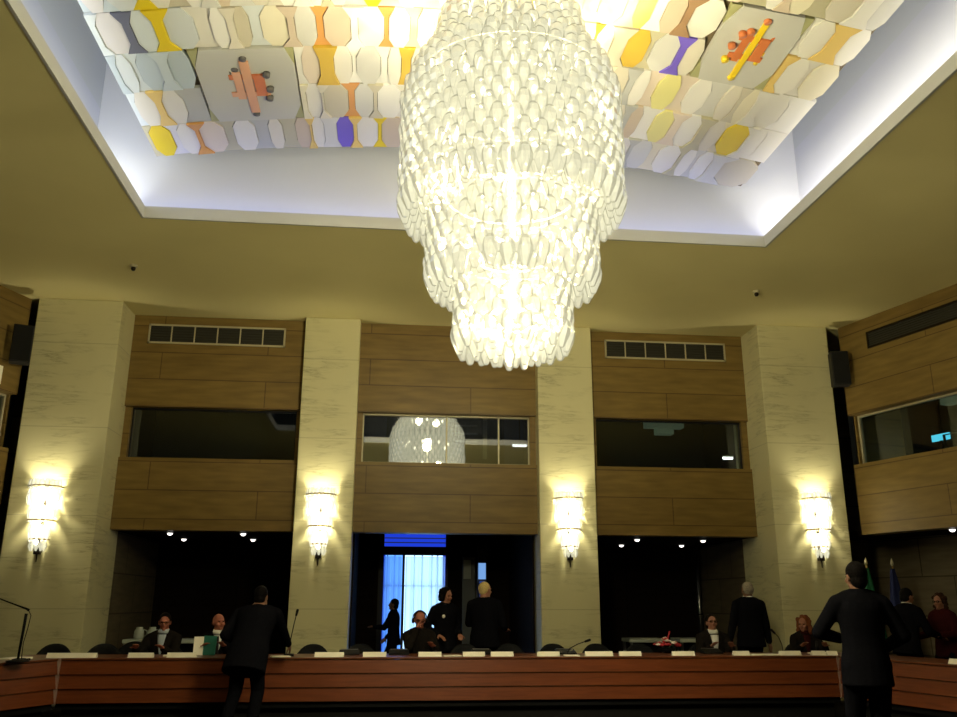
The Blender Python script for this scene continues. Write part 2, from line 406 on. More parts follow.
# --- pillars
def pillar(x0, x1, y0, y1, zt=CZ):
    p = struct(MB().box((x0-(x0+x1)/2, 0, 0), (x1-(x0+x1)/2, y1-y0, zt)).build('pillar', M['marble'], loc=((x0+x1)/2, y0, 0), bevel=.012)); return p
for a, lab in (((-5.52, -4.25, 13.27, 14.4), 'broad marble pillar at the left end with a glass sconce'), ((-1.44, -.53, 13.75, 14.55), 'narrow marble pillar left of the blue curtained door'),
               ((2.46, 3.40, 13.75, 14.55), 'narrow marble pillar right of the blue curtained door'), ((6.18, 7.42, 13.27, 14.6), 'broad marble pillar at the right end with a glass sconce')):
    pillar(*a)['label'] = lab

# --- splayed side walls (local x runs from the back corner towards the camera, local y points outwards)
def side_wall(side):
    if side == 'right': o = V((7.65, 13.3, 0)); ang = math.atan2(-.961, .275); s = 1
    else: o = V((-5.66, 13.35, 0)); ang = math.atan2(-.94, -.34); s = -1
    L = 17.5
    def yb(m_, a, b, mi=0): m_.box((a[0], s*a[1], a[2]), (b[0], s*b[1], b[2]), mi)
    m_ = MB(); W0, W1 = .03, 4.2
    yb(m_, (0, 0, Z3), (L, .3, CZ)); yb(m_, (0, 0, Z1), (L, .3, Z2)); yb(m_, (W1, 0, Z2), (L, .3, Z3)); yb(m_, (0, .12, Z2), (W0, .3, Z3))
    yb(m_, (5.5, 0, 0), (L, .3, Z1)); yb(m_, (-.06, .3, Z1), (0, 1.2, CZ))
    struct(m_.build('wall_'+side, M['cladding'], loc=o, rz=ang))
    b_ = MB(); yb(b_, (-2.5, 1.2, 0), (5.6, 1.4, 2.6)); struct(b_.build('wall_%s_niche' % side, M['stone'], loc=o, rz=ang))
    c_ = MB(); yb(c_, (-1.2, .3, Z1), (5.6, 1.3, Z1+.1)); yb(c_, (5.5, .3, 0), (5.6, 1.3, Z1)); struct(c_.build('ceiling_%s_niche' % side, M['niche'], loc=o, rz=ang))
    d_ = MB(); yb(d_, (-.2, 2.4, 3.05), (4.6, 2.5, 5.3)); yb(d_, (-.2, .3, 5.2), (4.6, 2.4, 5.3)); yb(d_, (-.2, .3, 3.05), (4.6, 2.4, 3.1))
    yb(d_, (-.3, .3, 3.05), (-.2, 2.5, 5.3)); yb(d_, (4.6, .3, 3.05), (4.7, 2.5, 5.3)); struct(d_.build('wall_%s_booth' % side, M['booth'], loc=o, rz=ang))
    e = struct(empty('window_4' if side == 'right' else 'window_5', o, ang))
    g = MB(); yb(g, (W0, .2, Z2), (W1, .21, Z3)); g.build('glass', M['pane'], e)
    f = MB()
    for a, b in (((W0, .17, Z2), (W1, .24, Z2+.03)), ((W0, .17, Z3-.03), (W1, .24, Z3)), ((W0, .17, Z2), (W0+.03, .24, Z3)), ((W1-.03, .17, Z2), (W1, .24, Z3))): yb(f, a, b)
    f.build('window_frame', M['alu'], e)
    return o, ang
RO, RA = side_wall('right'); LO, LA = side_wall('left')
def onwall(side, s, off, z=0):
    o, a = (RO, RA) if side == 'right' else (LO, LA); k = 1 if side == 'right' else -1
    return V((o.x+math.cos(a)*s-k*math.sin(a)*off, o.y+math.sin(a)*s+k*math.cos(a)*off, z))
struct(MB().box((-10, -4.1, 0), (12, -4, CZ)).build('wall_front', M['cladding']))
fl = MB(); fl.box((7.30, 14.62, 0), (9.2, 14.7, CZ)); fl.box((-7.4, 14.42, 0), (-5.3, 14.5, CZ)); struct(fl.build('wall_corner', M['stone']))

# pale fittings at the left edge of the picture
for z0, z1, lab in ((4.52, 4.80, 'pale upright plate on left wall above window'), (3.24, 3.40, 'small pale box on left wall under window')):
    b_ = MB(); b_.box((.40, .0, 0), (.75, .05, z1-z0)); o = b_.build('wall_plate', M['paper'], loc=(LO.x, LO.y, z0), rz=LA, bevel=.006); tag(o, lab, 'plate')

# ------------------------------------------------------------------ mosaic ceiling panel in the light well
def zf(x, y=0): return 6.9+.35*(1-((x-.8)/3.85)**2)
PAL = [(.72, .67, .56), (.78, .75, .68), (.60, .55, .43), (.84, .81, .74), (.66, .65, .61), (.76, .65, .53), (.53, .49, .34), (.80, .74, .56), (.62, .51, .39), (.86, .84, .79), (.50, .50, .47)]
COOL = [(.60, .68, .74), (.52, .60, .66), (.70, .76, .80), (.66, .70, .72), (.44, .50, .52), (.74, .72, .74)]
XTR = dict(yellow=(.80, .60, .02), gold=(.66, .44, .06), orange=(.70, .34, .10), purple=(.18, .12, .62), slate=(.16, .17, .25), brown=(.36, .22, .12), amber=(.78, .56, .18), lemon=(.82, .76, .30))
mos_m = [mat('mosaic_tone', c_, .45) for c_ in PAL]+[mat('mosaic_cool_lit_tone', c_, .45) for c_ in COOL]
XI = {}
for k_, c_ in XTR.items(): XI[k_] = len(mos_m); mos_m.append(mat('mosaic_'+k_, c_, .4))
XI['bed'] = len(mos_m); mos_m.append(mat('mosaic_bed', (.16, .12, .07), .8))  # bed colour darkened to deepen the relief shadows in the gaps
ROWS = [10.15, 9.43, 8.72, 8.02, 7.37, 6.78, 6.1, 5.4, 4.75]
PX0, PX1 = -3.06, 4.68
EMB = [(-1.70, 1, 3, .55, 'left'), (3.63, 3, 5, .42, 'right')]      # x, first row, last row, half width
OV = {(0, 'o', -2.93): 'yellow', (0, 'o', -.56): 'purple', (0, 'b', -.18): 'yellow', (1, 'b', -2.05): 'lemon', (0, 'b', -2.45): 'orange', (1, 'b', -2.6): 'amber',
      (3, 'b', -2.35): 'yellow', (3, 'b', -2.8): 'slate', (3, 'o', 2.5): 'gold', (4, 'o', 2.45): 'amber', (4, 'b', 2.75): 'brown', (3, 'b', 3.12): 'purple', (3, 'b', 1.98): 'gold',
      (3, 'b', -.95): 'orange', (3, 'b', -.1): 'orange', (1, 'o', 4.25): 'yellow', (4, 'b', 4.4): 'amber', (1, 'b', -.5): 'orange', (2, 'o', 3.1): 'lemon', (2, 'b', .1): 'gold', (1, 'o', 3.2): 'lemon', (2, 'b', 4.3): 'orange', (3, 'b', 4.2): 'amber',
      (4, 'b', -2.45): 'yellow', (4, 'o', -.3): 'yellow', (2, 'b', -2.2): 'amber', (2, 'b', -.75): 'gold', (0, 'b', 1.95): 'orange', (0, 'o', 2.2): 'amber'}
mos = MB()
bx_ = [PX0+(PX1-PX0)*i/32 for i in range(33)]
for xa_, xb_ in zip(bx_, bx_[1:]): mos.prism([(xa_, ROWS[-1]), (xb_, ROWS[-1]), (xb_, ROWS[0]), (xa_, ROWS[0])],
          lambda x, y: zf(x)+.03, lambda x, y: zf(x)+.09, XI['bed'])
rng = random.Random(21)
for ri in range(len(ROWS)-1):
    yb_, yt_ = ROWS[ri], ROWS[ri+1]; h = yb_-yt_; g = .005; y0 = yt_+g; y1 = yb_-g
    spans = [(PX0, PX1)]
    for ex, r0, r1, hw, _ in EMB:
        if r0 <= ri < r1: spans = [s_ for a, b in spans for s_ in ((a, ex-hw), (ex+hw, b)) if s_[1] > s_[0]]
    for a, b in spans:
        # a run of long octagons with spool shapes between them
        xs = []; x = a+rng.uniform(.03, .07)
        while x < b-.18:
            w_ = rng.uniform(.15, .30); bn = rng.choice((.02, .04, .07, .10, .15)); xs.append((x, min(x+w_, b), bn)); x += w_+bn
        fixed = []
        for i, (xa, xb, bn) in enumerate(xs): fixed.append((xa, (b if i == len(xs)-1 and b-xb < .2 else xb), bn))
        prev = (a, 0.); cy0, cy1 = y0+h*rng.uniform(.19, .29), y1-h*rng.uniform(.19, .29)
        def pick(kind, xc):
            for (r_, k_, xo), nm in OV.items():
                if r_ == ri and k_ == kind and abs(xo-xc) < .17 and (r_, k_, xo) not in used: used.add((r_, k_, xo)); return XI[nm]
            q = rng.random()
            cool = max(0, min(.95, (-1.2-xc)*.6)) if ri >= 2 else max(0, min(.35, (-1.8-xc)*.4))  # cool light on the left side put into the tile colours
            if rng.random() < cool: return len(PAL)+rng.randrange(len(COOL))
            if kind == 'b' and q < .10: return XI[rng.choice(('gold', 'brown', 'orange', 'amber'))]
            return rng.choice((0, 0, 1, 1, 3, 3, 3, 9, 9, 9, 7, 5, 4, 2, 8)) if kind == 'o' else rng.choice((0, 1, 2, 4, 5, 6, 7, 3, 9, 8, 10))
        used = globals().setdefault('USED', set())
        for i, (xa, xb, bn) in enumerate(fixed):
            w_ = xb-xa; cut = w_*rng.uniform(.24, .32); e_ = .007; dz = rng.uniform(.010, .022)
            oct_ = [(xa+cut, y0), (xb-cut, y0), (xb-e_, cy0), (xb-e_, cy1), (xb-cut, y1), (xa+cut, y1), (xa+e_, cy1), (xa+e_, cy0)]
            mos.prism(oct_, (lambda d: lambda x, y: zf(x)-d)(dz), lambda x, y: zf(x)+.03, pick('o', (xa+xb)/2))
            if prev:
                px, pc = prev; dzb = rng.choice((.0, .004, .016, .030, .036))
                sp_ = [(px-pc, y0), (xa+cut, y0), (xa, cy0), (xa, cy1), (xa+cut, y1), (px-pc, y1), (px, cy1), (px, cy0)]
                mos.prism(sp_, (lambda d: lambda x, y: zf(x)-d)(dzb), lambda x, y: zf(x)+.03, pick('b', (px+xa)/2))
            prev = (xb, cut)
        if b-prev[0] > .01:
            px, pc = prev; mos.prism([(px-pc, y0), (b, y0), (b, y1), (px-pc, y1), (px, cy1), (px, cy0)], lambda x, y: zf(x)-.01, lambda x, y: zf(x)+.03, pick('b', (px+b)/2))
mosaic = mos.build('mosaic_ceiling_panel', mos_m)
tag(mosaic, 'vaulted relief panel of pale octagonal and spool shaped pieces in the light well', 'ceiling panel')
em_m = [mat('emblem_orange', (.66, .20, .06), .4), mat('emblem_grey', (.13, .12, .11), .5), mat('emblem_bed', (.56, .55, .50), .5), mat('emblem_yellow', (.85, .60, .02), .4), mat('emblem_salmon', (.72, .38, .22), .4), mat('emblem_green', (.42, .41, .20), .5)]
for ex, r0, r1, hw, side in EMB:
    ya, yb_ = ROWS[r1]+.01, ROWS[r0]-.01; cy = (ya+yb_)/2; sc_ = (yb_-ya)/1.39
    e = MB(); zz = lambda d: (lambda x, y: zf(x)-d); bd = 2
    def rect(x0, y0, x1, y1, d, mi): e.prism([(ex+x0, cy+y0*sc_), (ex+x1, cy+y0*sc_), (ex+x1, cy+y1*sc_), (ex+x0, cy+y1*sc_)], zz(d), lambda x, y: zf(x)+.03, mi)
    e.prism([(ex-hw+.12, ya), (ex+hw-.1, ya), (ex+hw-.02, ya+.3), (ex+hw-.02, yb_-.3), (ex+hw-.12, yb_), (ex-hw+.1, yb_), (ex-hw+.03, yb_-.3), (ex-hw+.03, ya+.3)], zz(.03), lambda x, y: zf(x)+.03, 2)
    for sx in (-1, 1):
        for sy in (-1, 1):
            e.prism([(ex+sx*hw, cy+sy*.69*sc_), (ex+sx*(hw-.11), cy+sy*.69*sc_), (ex+sx*(hw-.02), cy+sy*.36*sc_)][::(1 if sx*sy < 0 else -1)], zz(.02), lambda x, y: zf(x)+.03, 5)
    mn = 4 if side == 'left' else 0; k = .75 if side == 'right' else .9
    wb = .05 if side == 'left' else .03
    rect(-wb, -.50, wb, .50, .052, mn if side == 'left' else 3)
    rect(-.17*k, -.30, -.07*k, .22, .046, mn); rect(.07*k, -.24, .20*k, .16, .048, 0)
    rect(-.24*k, .08, .24*k, .17, .044, mn); rect(-.22*k, -.25, .20*k, -.16, .042, 0)
    for px, py in ((0, -.54), (0, .54), (-.25, .20), (.25, .02), (-.27, -.06), (.24, -.26), (-.22, -.28), (.22, .20), (-.13, -.34)):
        e.lathe([(.040, 0), (.042, .05)], 12, (ex+px*k, cy+py*sc_, zf(ex)-.056), 1 if side == 'left' else (0 if py < 0 else 3))
    em = e.build('emblem', em_m, mosaic); em['label'] = ('salmon and grey' if side == 'left' else 'orange and yellow')+' raised cross emblem'

# ------------------------------------------------------------------ chandelier of moulded glass drops
def drop_mesh(L=.25, r=.068):
    m_ = MB(); m_.lathe([(.018, 0), (r*.82, -.035), (r, -.09), (r*.93, -L*.55), (r*.62, -L*.78), (r*.36, -L*.97), (r*.22, -L)], 6, smooth=False, a0=PI/6); return m_
DM = drop_mesh()
CX, CY = .98, 6.6
ch = empty('chandelier', (CX, CY, 7.2), label='huge tiered chandelier of glowing faceted glass drops hung in the light well', cat='chandelier')
def crad(z):                                       # outer radius of the upper bell by height
    P = [(4.55, .985), (5.74, .985), (5.95, .93), (6.12, .81), (6.3, .73), (6.62, .66), (6.68, .61), (7.0, .56), (7.15, .5)]
    for (a, ra), (b, rb) in zip(P, P[1:]):
        if z <= b: return ra+(rb-ra)*max(0, (z-a)/(b-a))
    return P[-1][1]
tiers = []                                         # rows: radius, z of the hanging point
z = 3.62
for i in range(6): tiers.append((.455, z)); z += .118
z = 4.14
for i in range(6): tiers.append((.69, z)); z += .118
z = 4.78
while z < 7.12: tiers.append((crad(z)-.06, z)); z += .118
drops = []; rg = random.Random(5)
for ti, (r, z) in enumerate(tiers):
    n = max(16, int(2*PI*r/.135)); 
    for k in range(n):
        a = 2*PI*(k+.5*(ti % 2))/n; drops.append((r*(1+rg.uniform(-.012, .012)), a, z+rg.uniform(-.012, .012), rg.uniform(-.04, .04)))
# second, shorter inner rows close the bottoms of the tiers
for r, z in ((.33, 3.60), (.20, 3.58), (.58, 4.15), (.49, 4.18), (.86, 4.82), (.77, 4.84)):
    n = int(2*PI*r/.14)
    for k in range(n): drops.append((r, 2*PI*k/n, z, 0))
def dT(d):
    r, a, z, tw = d
    return Matrix.Translation((r*math.cos(a), r*math.sin(a), z-7.2)) @ Matrix.Rotation(a+tw, 4, 'Z') @ Matrix.Rotation(.10, 4, 'Y')
def score(d):
    r, a, z, tw = d; p = V((CX+r*math.cos(a), CY+r*math.sin(a), z)); c_ = V((0, 0, 1.45)); f = math.cos(a-math.atan2(-CY, -CX))
    return (p-c_).length-(3 if f > .35 and r not in (.33, .20, .58, .49, .86, .77) else 0)
drops.sort(key=score)
dme = DM.mesh('glass_drop', M['drop'])
for d in drops[:100]:
    o = bpy.data.objects.new('glass_drop', dme); COL.objects.link(o); o.parent = ch; o.matrix_local = dT(d)
rest = MB()
for d in drops[100:]: rest.add(DM.v, DM.f, 0, False, dT(d))
o = rest.build('glass_drop_mass', M['drop'], ch); o['kind'] = 'stuff'
fr = MB()
def ring(m_, R, z, r, n=36, k=6):
    vs = []; fs = []
    for i in range(n):
        a = 2*PI*i/n
        for j in range(k):
            b = 2*PI*j/k; vs.append(((R+r*math.cos(b))*math.cos(a), (R+r*math.cos(b))*math.sin(a), z+r*math.sin(b)))
    for i in range(n):
        for j in range(k): fs.append((i*k+j, ((i+1) % n)*k+j, ((i+1) % n)*k+(j+1) % k, i*k+(j+1) % k))
    m_.add(vs, fs, 0, True)
for R, z in ((.36, 3.55), (.36, 4.1), (.62, 4.12), (.62, 4.68), (.90, 4.75), (.90, 5.7), (.62, 6.4), (.45, 7.1)): ring(fr, R-.05, z-7.08, .005)
fr.tube([(0, 0, -3.6), (0, 0, .12)], .025)
fr.build('chandelier_frame', M['paper'], ch)
def bulb_mesh():
    m_ = MB(); m_.ell((0, 0, 0), (.032, .032, .045), 10, m=6); return m_.mesh('bulb', M['bulb'])
bme = bulb_mesh()
CH_P = 125.
bl = []
for z, n, R in ((3.62, 4, .2), (4.25, 6, .36), (4.95, 8, .55), (5.5, 8, .55), (6.1, 5, .4), (6.7, 4, .25)):
    for k in range(n):
        a = 2*PI*(k+.3)/n; p = (R*math.cos(a), R*math.sin(a), z-7.2)
        o = bpy.data.objects.new('bulb', bme); COL.objects.link(o); o.parent = ch; o.location = p
    bl.append((z, n, R))
def point(loc, p, col, r=.05, name='lamp'):
    li = bpy.data.lights.new(name, 'POINT'); li.energy = p; li.color = col; li.shadow_soft_size = r
    o = bpy.data.objects.new(name, li); COL.objects.link(o); o.location = loc; return o
WARM = (1., .91, .60)
for z, n, R in bl:
    for k in range(2):
        a = PI*k+z*2; point((CX+.6*R*math.cos(a), CY+.6*R*math.sin(a), z), CH_P*n/4*{3.62: 7.8, 4.25: 6.2, 4.95: 2.4, 5.5: .9}.get(z, .3), WARM, .09, 'chandelier_lamp')

# ------------------------------------------------------------------ wall sconces
def sconce(name_label):
    e = empty('wall_sconce', label=name_label, cat='wall lamp', group='glass sconces on the marble pillars')
    sd = drop_mesh(.20, .046); sm_ = sd.mesh('glass_drop', M['sdrop']); sc_m = drop_mesh(.15, .040).mesh('glass_drop', M['drop'])
    rows = ((.205, 3.15, 10, 1), (.188, 3.03, 9, 0), (.195, 2.97, 9, 0), (.150, 2.78, 8, 0), (.156, 2.73, 8, 0), (.112, 2.50, 6, 0), (.116, 2.45, 6, 0), (.090, 2.27, 5, 1))
    for i, (r, z, n, kind) in enumerate(rows):
        for k in range(n):
            a = -PI*(k+.5*(i % 2 == 0))/(n-.5)
            o = bpy.data.objects.new('glass_drop', sc_m if kind else sm_); COL.objects.link(o); o.parent = e
            o.matrix_local = Matrix.Translation((r*math.cos(a), r*math.sin(a)-.06, z)) @ Matrix.Rotation(a, 4, 'Z')
    b_ = MB(); b_.box((-.018, -.03, 2.08), (.018, 0, 3.1)); b_.box((-.045, -.07, 2.08), (.045, -.001, 2.24)); b_.tube([(0, -.04, 2.10), (0, -.04, 1.97)], [.014, .006])
    b_.build('bracket', M['bronze'], e)
    for z, r in ((3.05, .225), (2.56, .185), (2.29, .125)):
        h_ = MB(); h_.tube([(-r, 0, z)]+[(r*math.cos(-PI+PI*t/8), r*math.sin(-PI+PI*t/8)-.06, z) for t in range(9)]+[(r, 0, z)], .012, 6)
        h_.build('glass_holder', M['brass'], e)
    for z in (2.95, 2.55, 2.25):
        o = bpy.data.objects.new('bulb', bme); COL.objects.link(o); o.parent = e; o.location = (0, -.14, z)
    return e
SCN = [(-5.00, 13.268, 'left end broad pillar'), (-1.03, 13.748, 'narrow pillar left of the blue door'), (2.93, 13.748, 'narrow pillar right of the blue door'), (6.88, 13.268, 'right end broad pillar')]
s0 = None
for x, y, wh in SCN:
    lab = 'three tier glowing glass sconce on the '+wh
    if s0 is None: s0 = sconce(lab); s0.location = (x, y, 0)
    else: dup(s0, (x, y, 0), 0, lab)
    for z, p in ((2.95, 62), (2.70, 52), (2.42, 30)): point((x, y-.17, z), p, WARM, .05, 'sconce_lamp')

# ------------------------------------------------------------------ cove lights of the light well
def area(name, loc, rot, sx, sy, p, col):
    li = bpy.data.lights.new(name, 'AREA'); li.shape = 'RECTANGLE'; li.size = sx; li.size_y = sy; li.energy = p; li.color = col
    o = bpy.data.objects.new(name, li); COL.objects.link(o); o.location = loc; o.rotation_euler = rot; return o
cy_ = (RY0+RY1)/2; cx_ = (RX0+RX1)/2; Ly = RY1-RY0-.4; Lx = RX1-RX0-.6
area('cove_left', (RX0+.42, cy_, CZ+.16), (PI, math.radians(-38), 0), .3, Ly, 115, (.88, .92, 1.))
area('cove_right', (RX1-.42, cy_, CZ+.16), (PI, math.radians(38), 0), .3, Ly, 115, (1., .97, .97))
area('cove_back', (cx_, RY1-.2, CZ+.13), (PI, 0, 0), Lx, .2, 21, (.20, .32, 1.))

# ------------------------------------------------------------------ vents, speakers, detectors, downlights
def vent(w_, h_, cells, loc, rz, lab, fmat):
    e = empty('air_vent', loc, rz, lab, 'vent', 'ventilation grilles under the ceiling')
    f = MB(); b_ = .028
    f.box((0, -.025, 0), (w_, 0, b_)); f.box((0, -.025, h_-b_), (w_, 0, h_)); f.box((0, -.025, 0), (b_, 0, h_)); f.box((w_-b_, -.025, 0), (w_, 0, h_))
    for k in range(1, cells): f.box((w_*k/cells-.01, -.022, 0), (w_*k/cells+.01, 0, h_))
    f.build('frame', fmat, e)
    s = MB(); s.box((b_, -.004, b_), (w_-b_, -.001, h_-b_))
    for k in range(6):
        z = b_+(h_-2*b_)*(k+.5)/6; s.add([(b_, -.018, z-.015), (w_-b_, -.018, z-.015), (w_-b_, -.004, z+.012), (b_, -.004, z+.012)], [(0, 1, 2, 3)])
    s.build('louvre', M['slat'], e)
vent(2.22, .33, 6, (-4.0, WY-.001, 5.52), 0, 'pale framed grille of six cells above the left gallery window', M['alu'])
vent(2.17, .33, 6, (3.69, WY-.001, 5.52), 0, 'pale framed grille of six cells above the right gallery window', M['alu'])
p = onwall('right', .6, -.001, 5.47); vent(3.2, .28, 1, p, RA, 'long dark grille high on the splayed right wall', M['bronze'])
def speaker(loc, rz, lab):
    e = empty('loudspeaker', loc, rz, lab, 'speaker', 'wall loudspeakers in the corners')
    MB().box((-.14, -.11, -.29), (.14, .11, .29)).build('cabinet', M['black'], e, bevel=.015)
    MB().box((-.125, -.122, -.27), (.125, -.11, .27)).build('grille', M['grille'], e)
    MB().box((-.03, .11, -.05), (.03, .30, .05)).build('bracket', M['dark'], e)
speaker((-5.54, 12.96, 5.14), math.radians(22), 'black loudspeaker in the corner left of the left end pillar')
speaker((7.46, 13.06, 5.20), math.radians(-16), 'black loudspeaker in the corner right of the right end pillar')
for (x, y), lab in (((-3.66, 11.68), 'small ceiling detector left of the light well corner'), ((5.48, 11.68), 'small ceiling detector right of the light well corner')):
    e = empty('smoke_detector', (x, y, CZ), 0, lab, 'detector', 'ceiling detectors')
    MB().lathe([(.05, 0), (.055, -.02), (.045, -.035)], 16).build('base', M['alu'], e)
    MB().lathe([(.03, -.035), (.034, -.06), (.02, -.085)], 14).build('sensor_head', M['bronze'], e)
for x, y, z, lab in ((-3.46, 14.45, 2.5, 'left downlight of the front pair under the left gallery'), (-3.55, 15.86, 2.5, 'left downlight of the rear pair under the left gallery'), (-2.3, 14.42, 2.5, 'right downlight of the front pair under the left gallery'), (-2.34, 15.78, 2.5, 'right downlight of the rear pair under the left gallery'),
                (4.49, 16.3, 2.5, 'left downlight of the rear pair under the right gallery'), (4.35, 14.76, 2.5, 'left downlight of the front pair under the right gallery'), (5.64, 16.2, 2.5, 'right downlight of the rear pair under the right gallery'), (5.56, 14.83, 2.5, 'right downlight of the front pair under the right gallery'),
                (8.32, 12.0, 2.5, 'downlight under the splayed right wall parapet')):
    e = empty('downlight', (x, y, z), 0, lab, 'downlight', 'small recessed downlights')
    MB().lathe([(.062, -.012), (.066, -.004), (.066, 0)], 18).build('trim_ring', M['chrome'], e)
    MB().ell((0, 0, -.012), (.042, .042, .034), 16).build('lens', M['dlight'], e)

# ------------------------------------------------------------------ booth contents seen through the glass
e = empty('ceiling_unit', (5.12, 15.3, 4.46), 0, 'pale green unit hanging behind the right gallery window', 'fixture')
MB().box((-.36, -.1, .12), (.36, .1, .26)).build('upper_box', M['sign'], e); MB().box((-.16, -.1, 0), (.16, .1, .12)).build('lower_box', M['sign'], e); MB().box((-.02, -.02, .26), (.02, .02, .74)).build('hanger', M['dark'], e)
def tube_lamp(loc, L, rz, lab):
    e = empty('tube_lamp', loc, rz, lab, 'lamp', 'lit tube lamps in the booths'); MB().box((-L/2, -.03, .03), (L/2, .03, .06)).build('housing', M['alu'], e)
    MB().tube([(-L/2+.01, 0, .01), (L/2-.01, 0, .01)], .024).build('tube', M['tube'], e); MB().box((-.01, -.01, .06), (.01, .01, 5.2-loc[2])).build('hanger', M['dark'], e)
tube_lamp((6.2, 15.0, 3.98), .2, 0, 'short bright lamp at the right end of the right gallery window')
tube_lamp((2.4, 15.4, 4.20), .28, 0, 'short bright lamp at the right end of the middle gallery window')
pn = MB(); pn.box((1.95, 16.55, 3.1), (2.66, 16.6, 5.2)); o = pn.build('booth_partition', M['boothblue']); tag(o, 'blue panel behind right end of middle gallery window', 'panel')
pn = MB(); pn.box((-.6, 16.2, 3.1), (-.05, 16.25, 5.2)); o = pn.build('booth_partition', M['boothblue']); tag(o, 'blue panel behind left end of middle gallery window', 'panel')
rk = empty('equipment_rack', (1.65, 15.9, 3.1), 0, 'slatted equipment rack behind the middle gallery window', 'rack')
MB().box((-.5, -.2, 0), (.5, .2, 2.05)).build('rack_body', M['dark'], rk)
for k in range(5): MB().box((-.42, -.23, 1.2+.15*k), (.0, -.2, 1.23+.15*k)).build('slat', M['chrome'], rk)
MB().box((.1, -.23, .9), (.18, -.2, 2.0)).build('upright', M['alu'], rk)
tb = empty('booth_table', (.1, 15.3, 3.1), 0, 'pale booth table behind left end of middle gallery window', 'table')
MB().box((-.35, -.3, .62), (.42, .3, .66)).build('tabletop', M['glassjug'], tb)
for sx in (-.3, .36):
    for sy in (-.25, .25): MB().box((sx-.02, sy-.02, 0), (sx+.02, sy+.02, .62)).build('leg', M['chrome'], tb)
# right booth: screen, chair
p = onwall('right', .55, 1.3, 3.1); e = empty('desk_screen', p, RA, 'glowing cyan screen behind the right wall window', 'screen')
MB().box((-.3, .0, .0), (.3, .3, .72)).build('stand', M['dark'], e); MB().box((-.17, .1, .95), (.17, .13, 1.06)).build('display', M['cyan'], e); MB().box((-.02, .1, .72), (.02, .13, .95)).build('neck', M['dark'], e)
p = onwall('right', 1.75, .9, 3.1); e = empty('ceiling_unit', p, RA, 'pale green strip unit behind the right wall window', 'fixture')
MB().box((-.62, -.1, 1.38), (.9, .1, 1.55)).build('unit_box', M['sign'], e); MB().box((-.02, -.02, 1.55), (.02, .02, 2.1)).build('hanger', M['dark'], e)
p = onwall('right', 1.25, .9, 3.1); e = empty('booth_chair', p, RA, 'grey framed chair behind the right wall window', 'chair')
cm_ = MB(); cm_.tube([(-.22, 0, 0), (-.22, 0, .92), (.22, 0, .92), (.22, 0, 0)], .022); cm_.build('back_frame', M['chrome'], e)
MB().box((-.22, 0, .42), (.22, .42, .46)).build('seat', M['leather'], e)
for sx in (-.2, .2): MB().tube([(sx, .4, 0), (sx, .4, .43)], .015).build('leg', M['chrome'], e)

# ------------------------------------------------------------------ door with blue daylight in the middle niche
d1 = struct(empty('door_1', (.55, 17.0, 0)))
f = MB(); x0, x1 = -.67, .67
f.box((x0, -.06, 0), (x0+.10, .06, 2.85)); f.box((x1-.05, -.06, 0), (x1, .06, 2.85)); f.box((x0, -.06, 2.30), (x1, .06, 2.46)); f.box((x0, -.06, 2.80), (x1, .06, 2.85)); f.box((-.215, -.05, 0), (-.165, .05, 2.30))
f.build('door_frame', M['frame'], d1)
MB().box((-.165, .05, 0), (x1-.10, .06, 2.30)).build('glass_pane', M['daylight'], d1)
MB().box((x0+.13, .05, 0), (-.215, .06, 2.30)).build('glass_pane', M['daylightblue'], d1)
MB().box((x0+.10, .05, 0), (x0+.13, .06, 2.30)).build('edge_pane', M['transom'], d1); MB().box((x1-.10, .05, 0), (x1-.05, .06, 2.30)).build('edge_pane', M['transom'], d1)
for mx in (-.50, -.36, .02, .17, .36, .47): MB().box((mx-.010, .035, 0), (mx+.010, .048, 2.30)).build('mullion', M['frame'], d1)
tr = MB()
for k in range(4): tr.box((x0+.1, .03, 2.46+.085*k+.01), (x1-.05, .05, 2.46+.085*(k+1)-.012))
tr.build('transom', M['transom'], d1)
MB().box((x0+.1, .02, 1.72), (x1-.05, .04, 1.735)).build('glazing_bar', M['frame'], d1)
MB().box((-.26, -.09, 1.0), (-.235, -.05, 1.15)).build('door_handle', M['chrome'], d1)
def curtain(xa, xb, lab):
    m_ = MB(); n = int((xb-xa)/.012); vs = []; fs = []; r_ = random.Random(int(xa*100))
    ph = [r_.uniform(0, 6) for _ in range(3)]
    for i in range(n+1):
        x = xa+(xb-xa)*i/n; y = .022*math.sin(x*52+ph[0])+.014*math.sin(x*91+ph[1])+.008*math.sin(x*23+ph[2])
        vs += [(x, y*.4, 2.28), (x, y, 1.2), (x, y*1.2, .04)]
    for i in range(n):
        for j in (0, 1): fs.append((i*3+j, i*3+j+1, (i+1)*3+j+1, (i+1)*3+j))
    m_.add(vs, fs, 0, True); o = m_.build('curtain', M['sheer'], loc=(.55, 16.985, 0)); tag(o, lab, 'curtain', 'sheer curtains on the blue door')
curtain(-.565, -.225, 'narrow sheer curtain on the left leaf of the blue door')
curtain(-.155, .61, 'wide pale sheer curtain on the right leaf of the blue door')
dr = empty('glass_door', (1.68, 16.55, 0), 0, 'half open grey glass door right of the blue curtains', 'door')
MB().box((-.22, -.02, 0), (.02, .02, 2.25)).build('door_panel', M['greydoor'], dr); MB().tube([(.05, -.02, .0), (.05, -.02, 2.25)], .028).build('edge_post', M['chrome'], dr)
MB().box((-.20, -.03, 1.85), (-.06, -.02, 2.2)).build('notice', M['glassjug'], dr)
e = empty('side_light', (1.85, 16.7, 0), 0, 'narrow blue lit glass strip beside the grey door', 'window')
MB().box((-.09, -.02, 0), (.09, .02, 2.5)).build('frame', M['frame'], e); MB().box((-.07, -.03, 1.85), (.07, -.02, 2.15)).build('upper_pane', M['bluepane'], e)
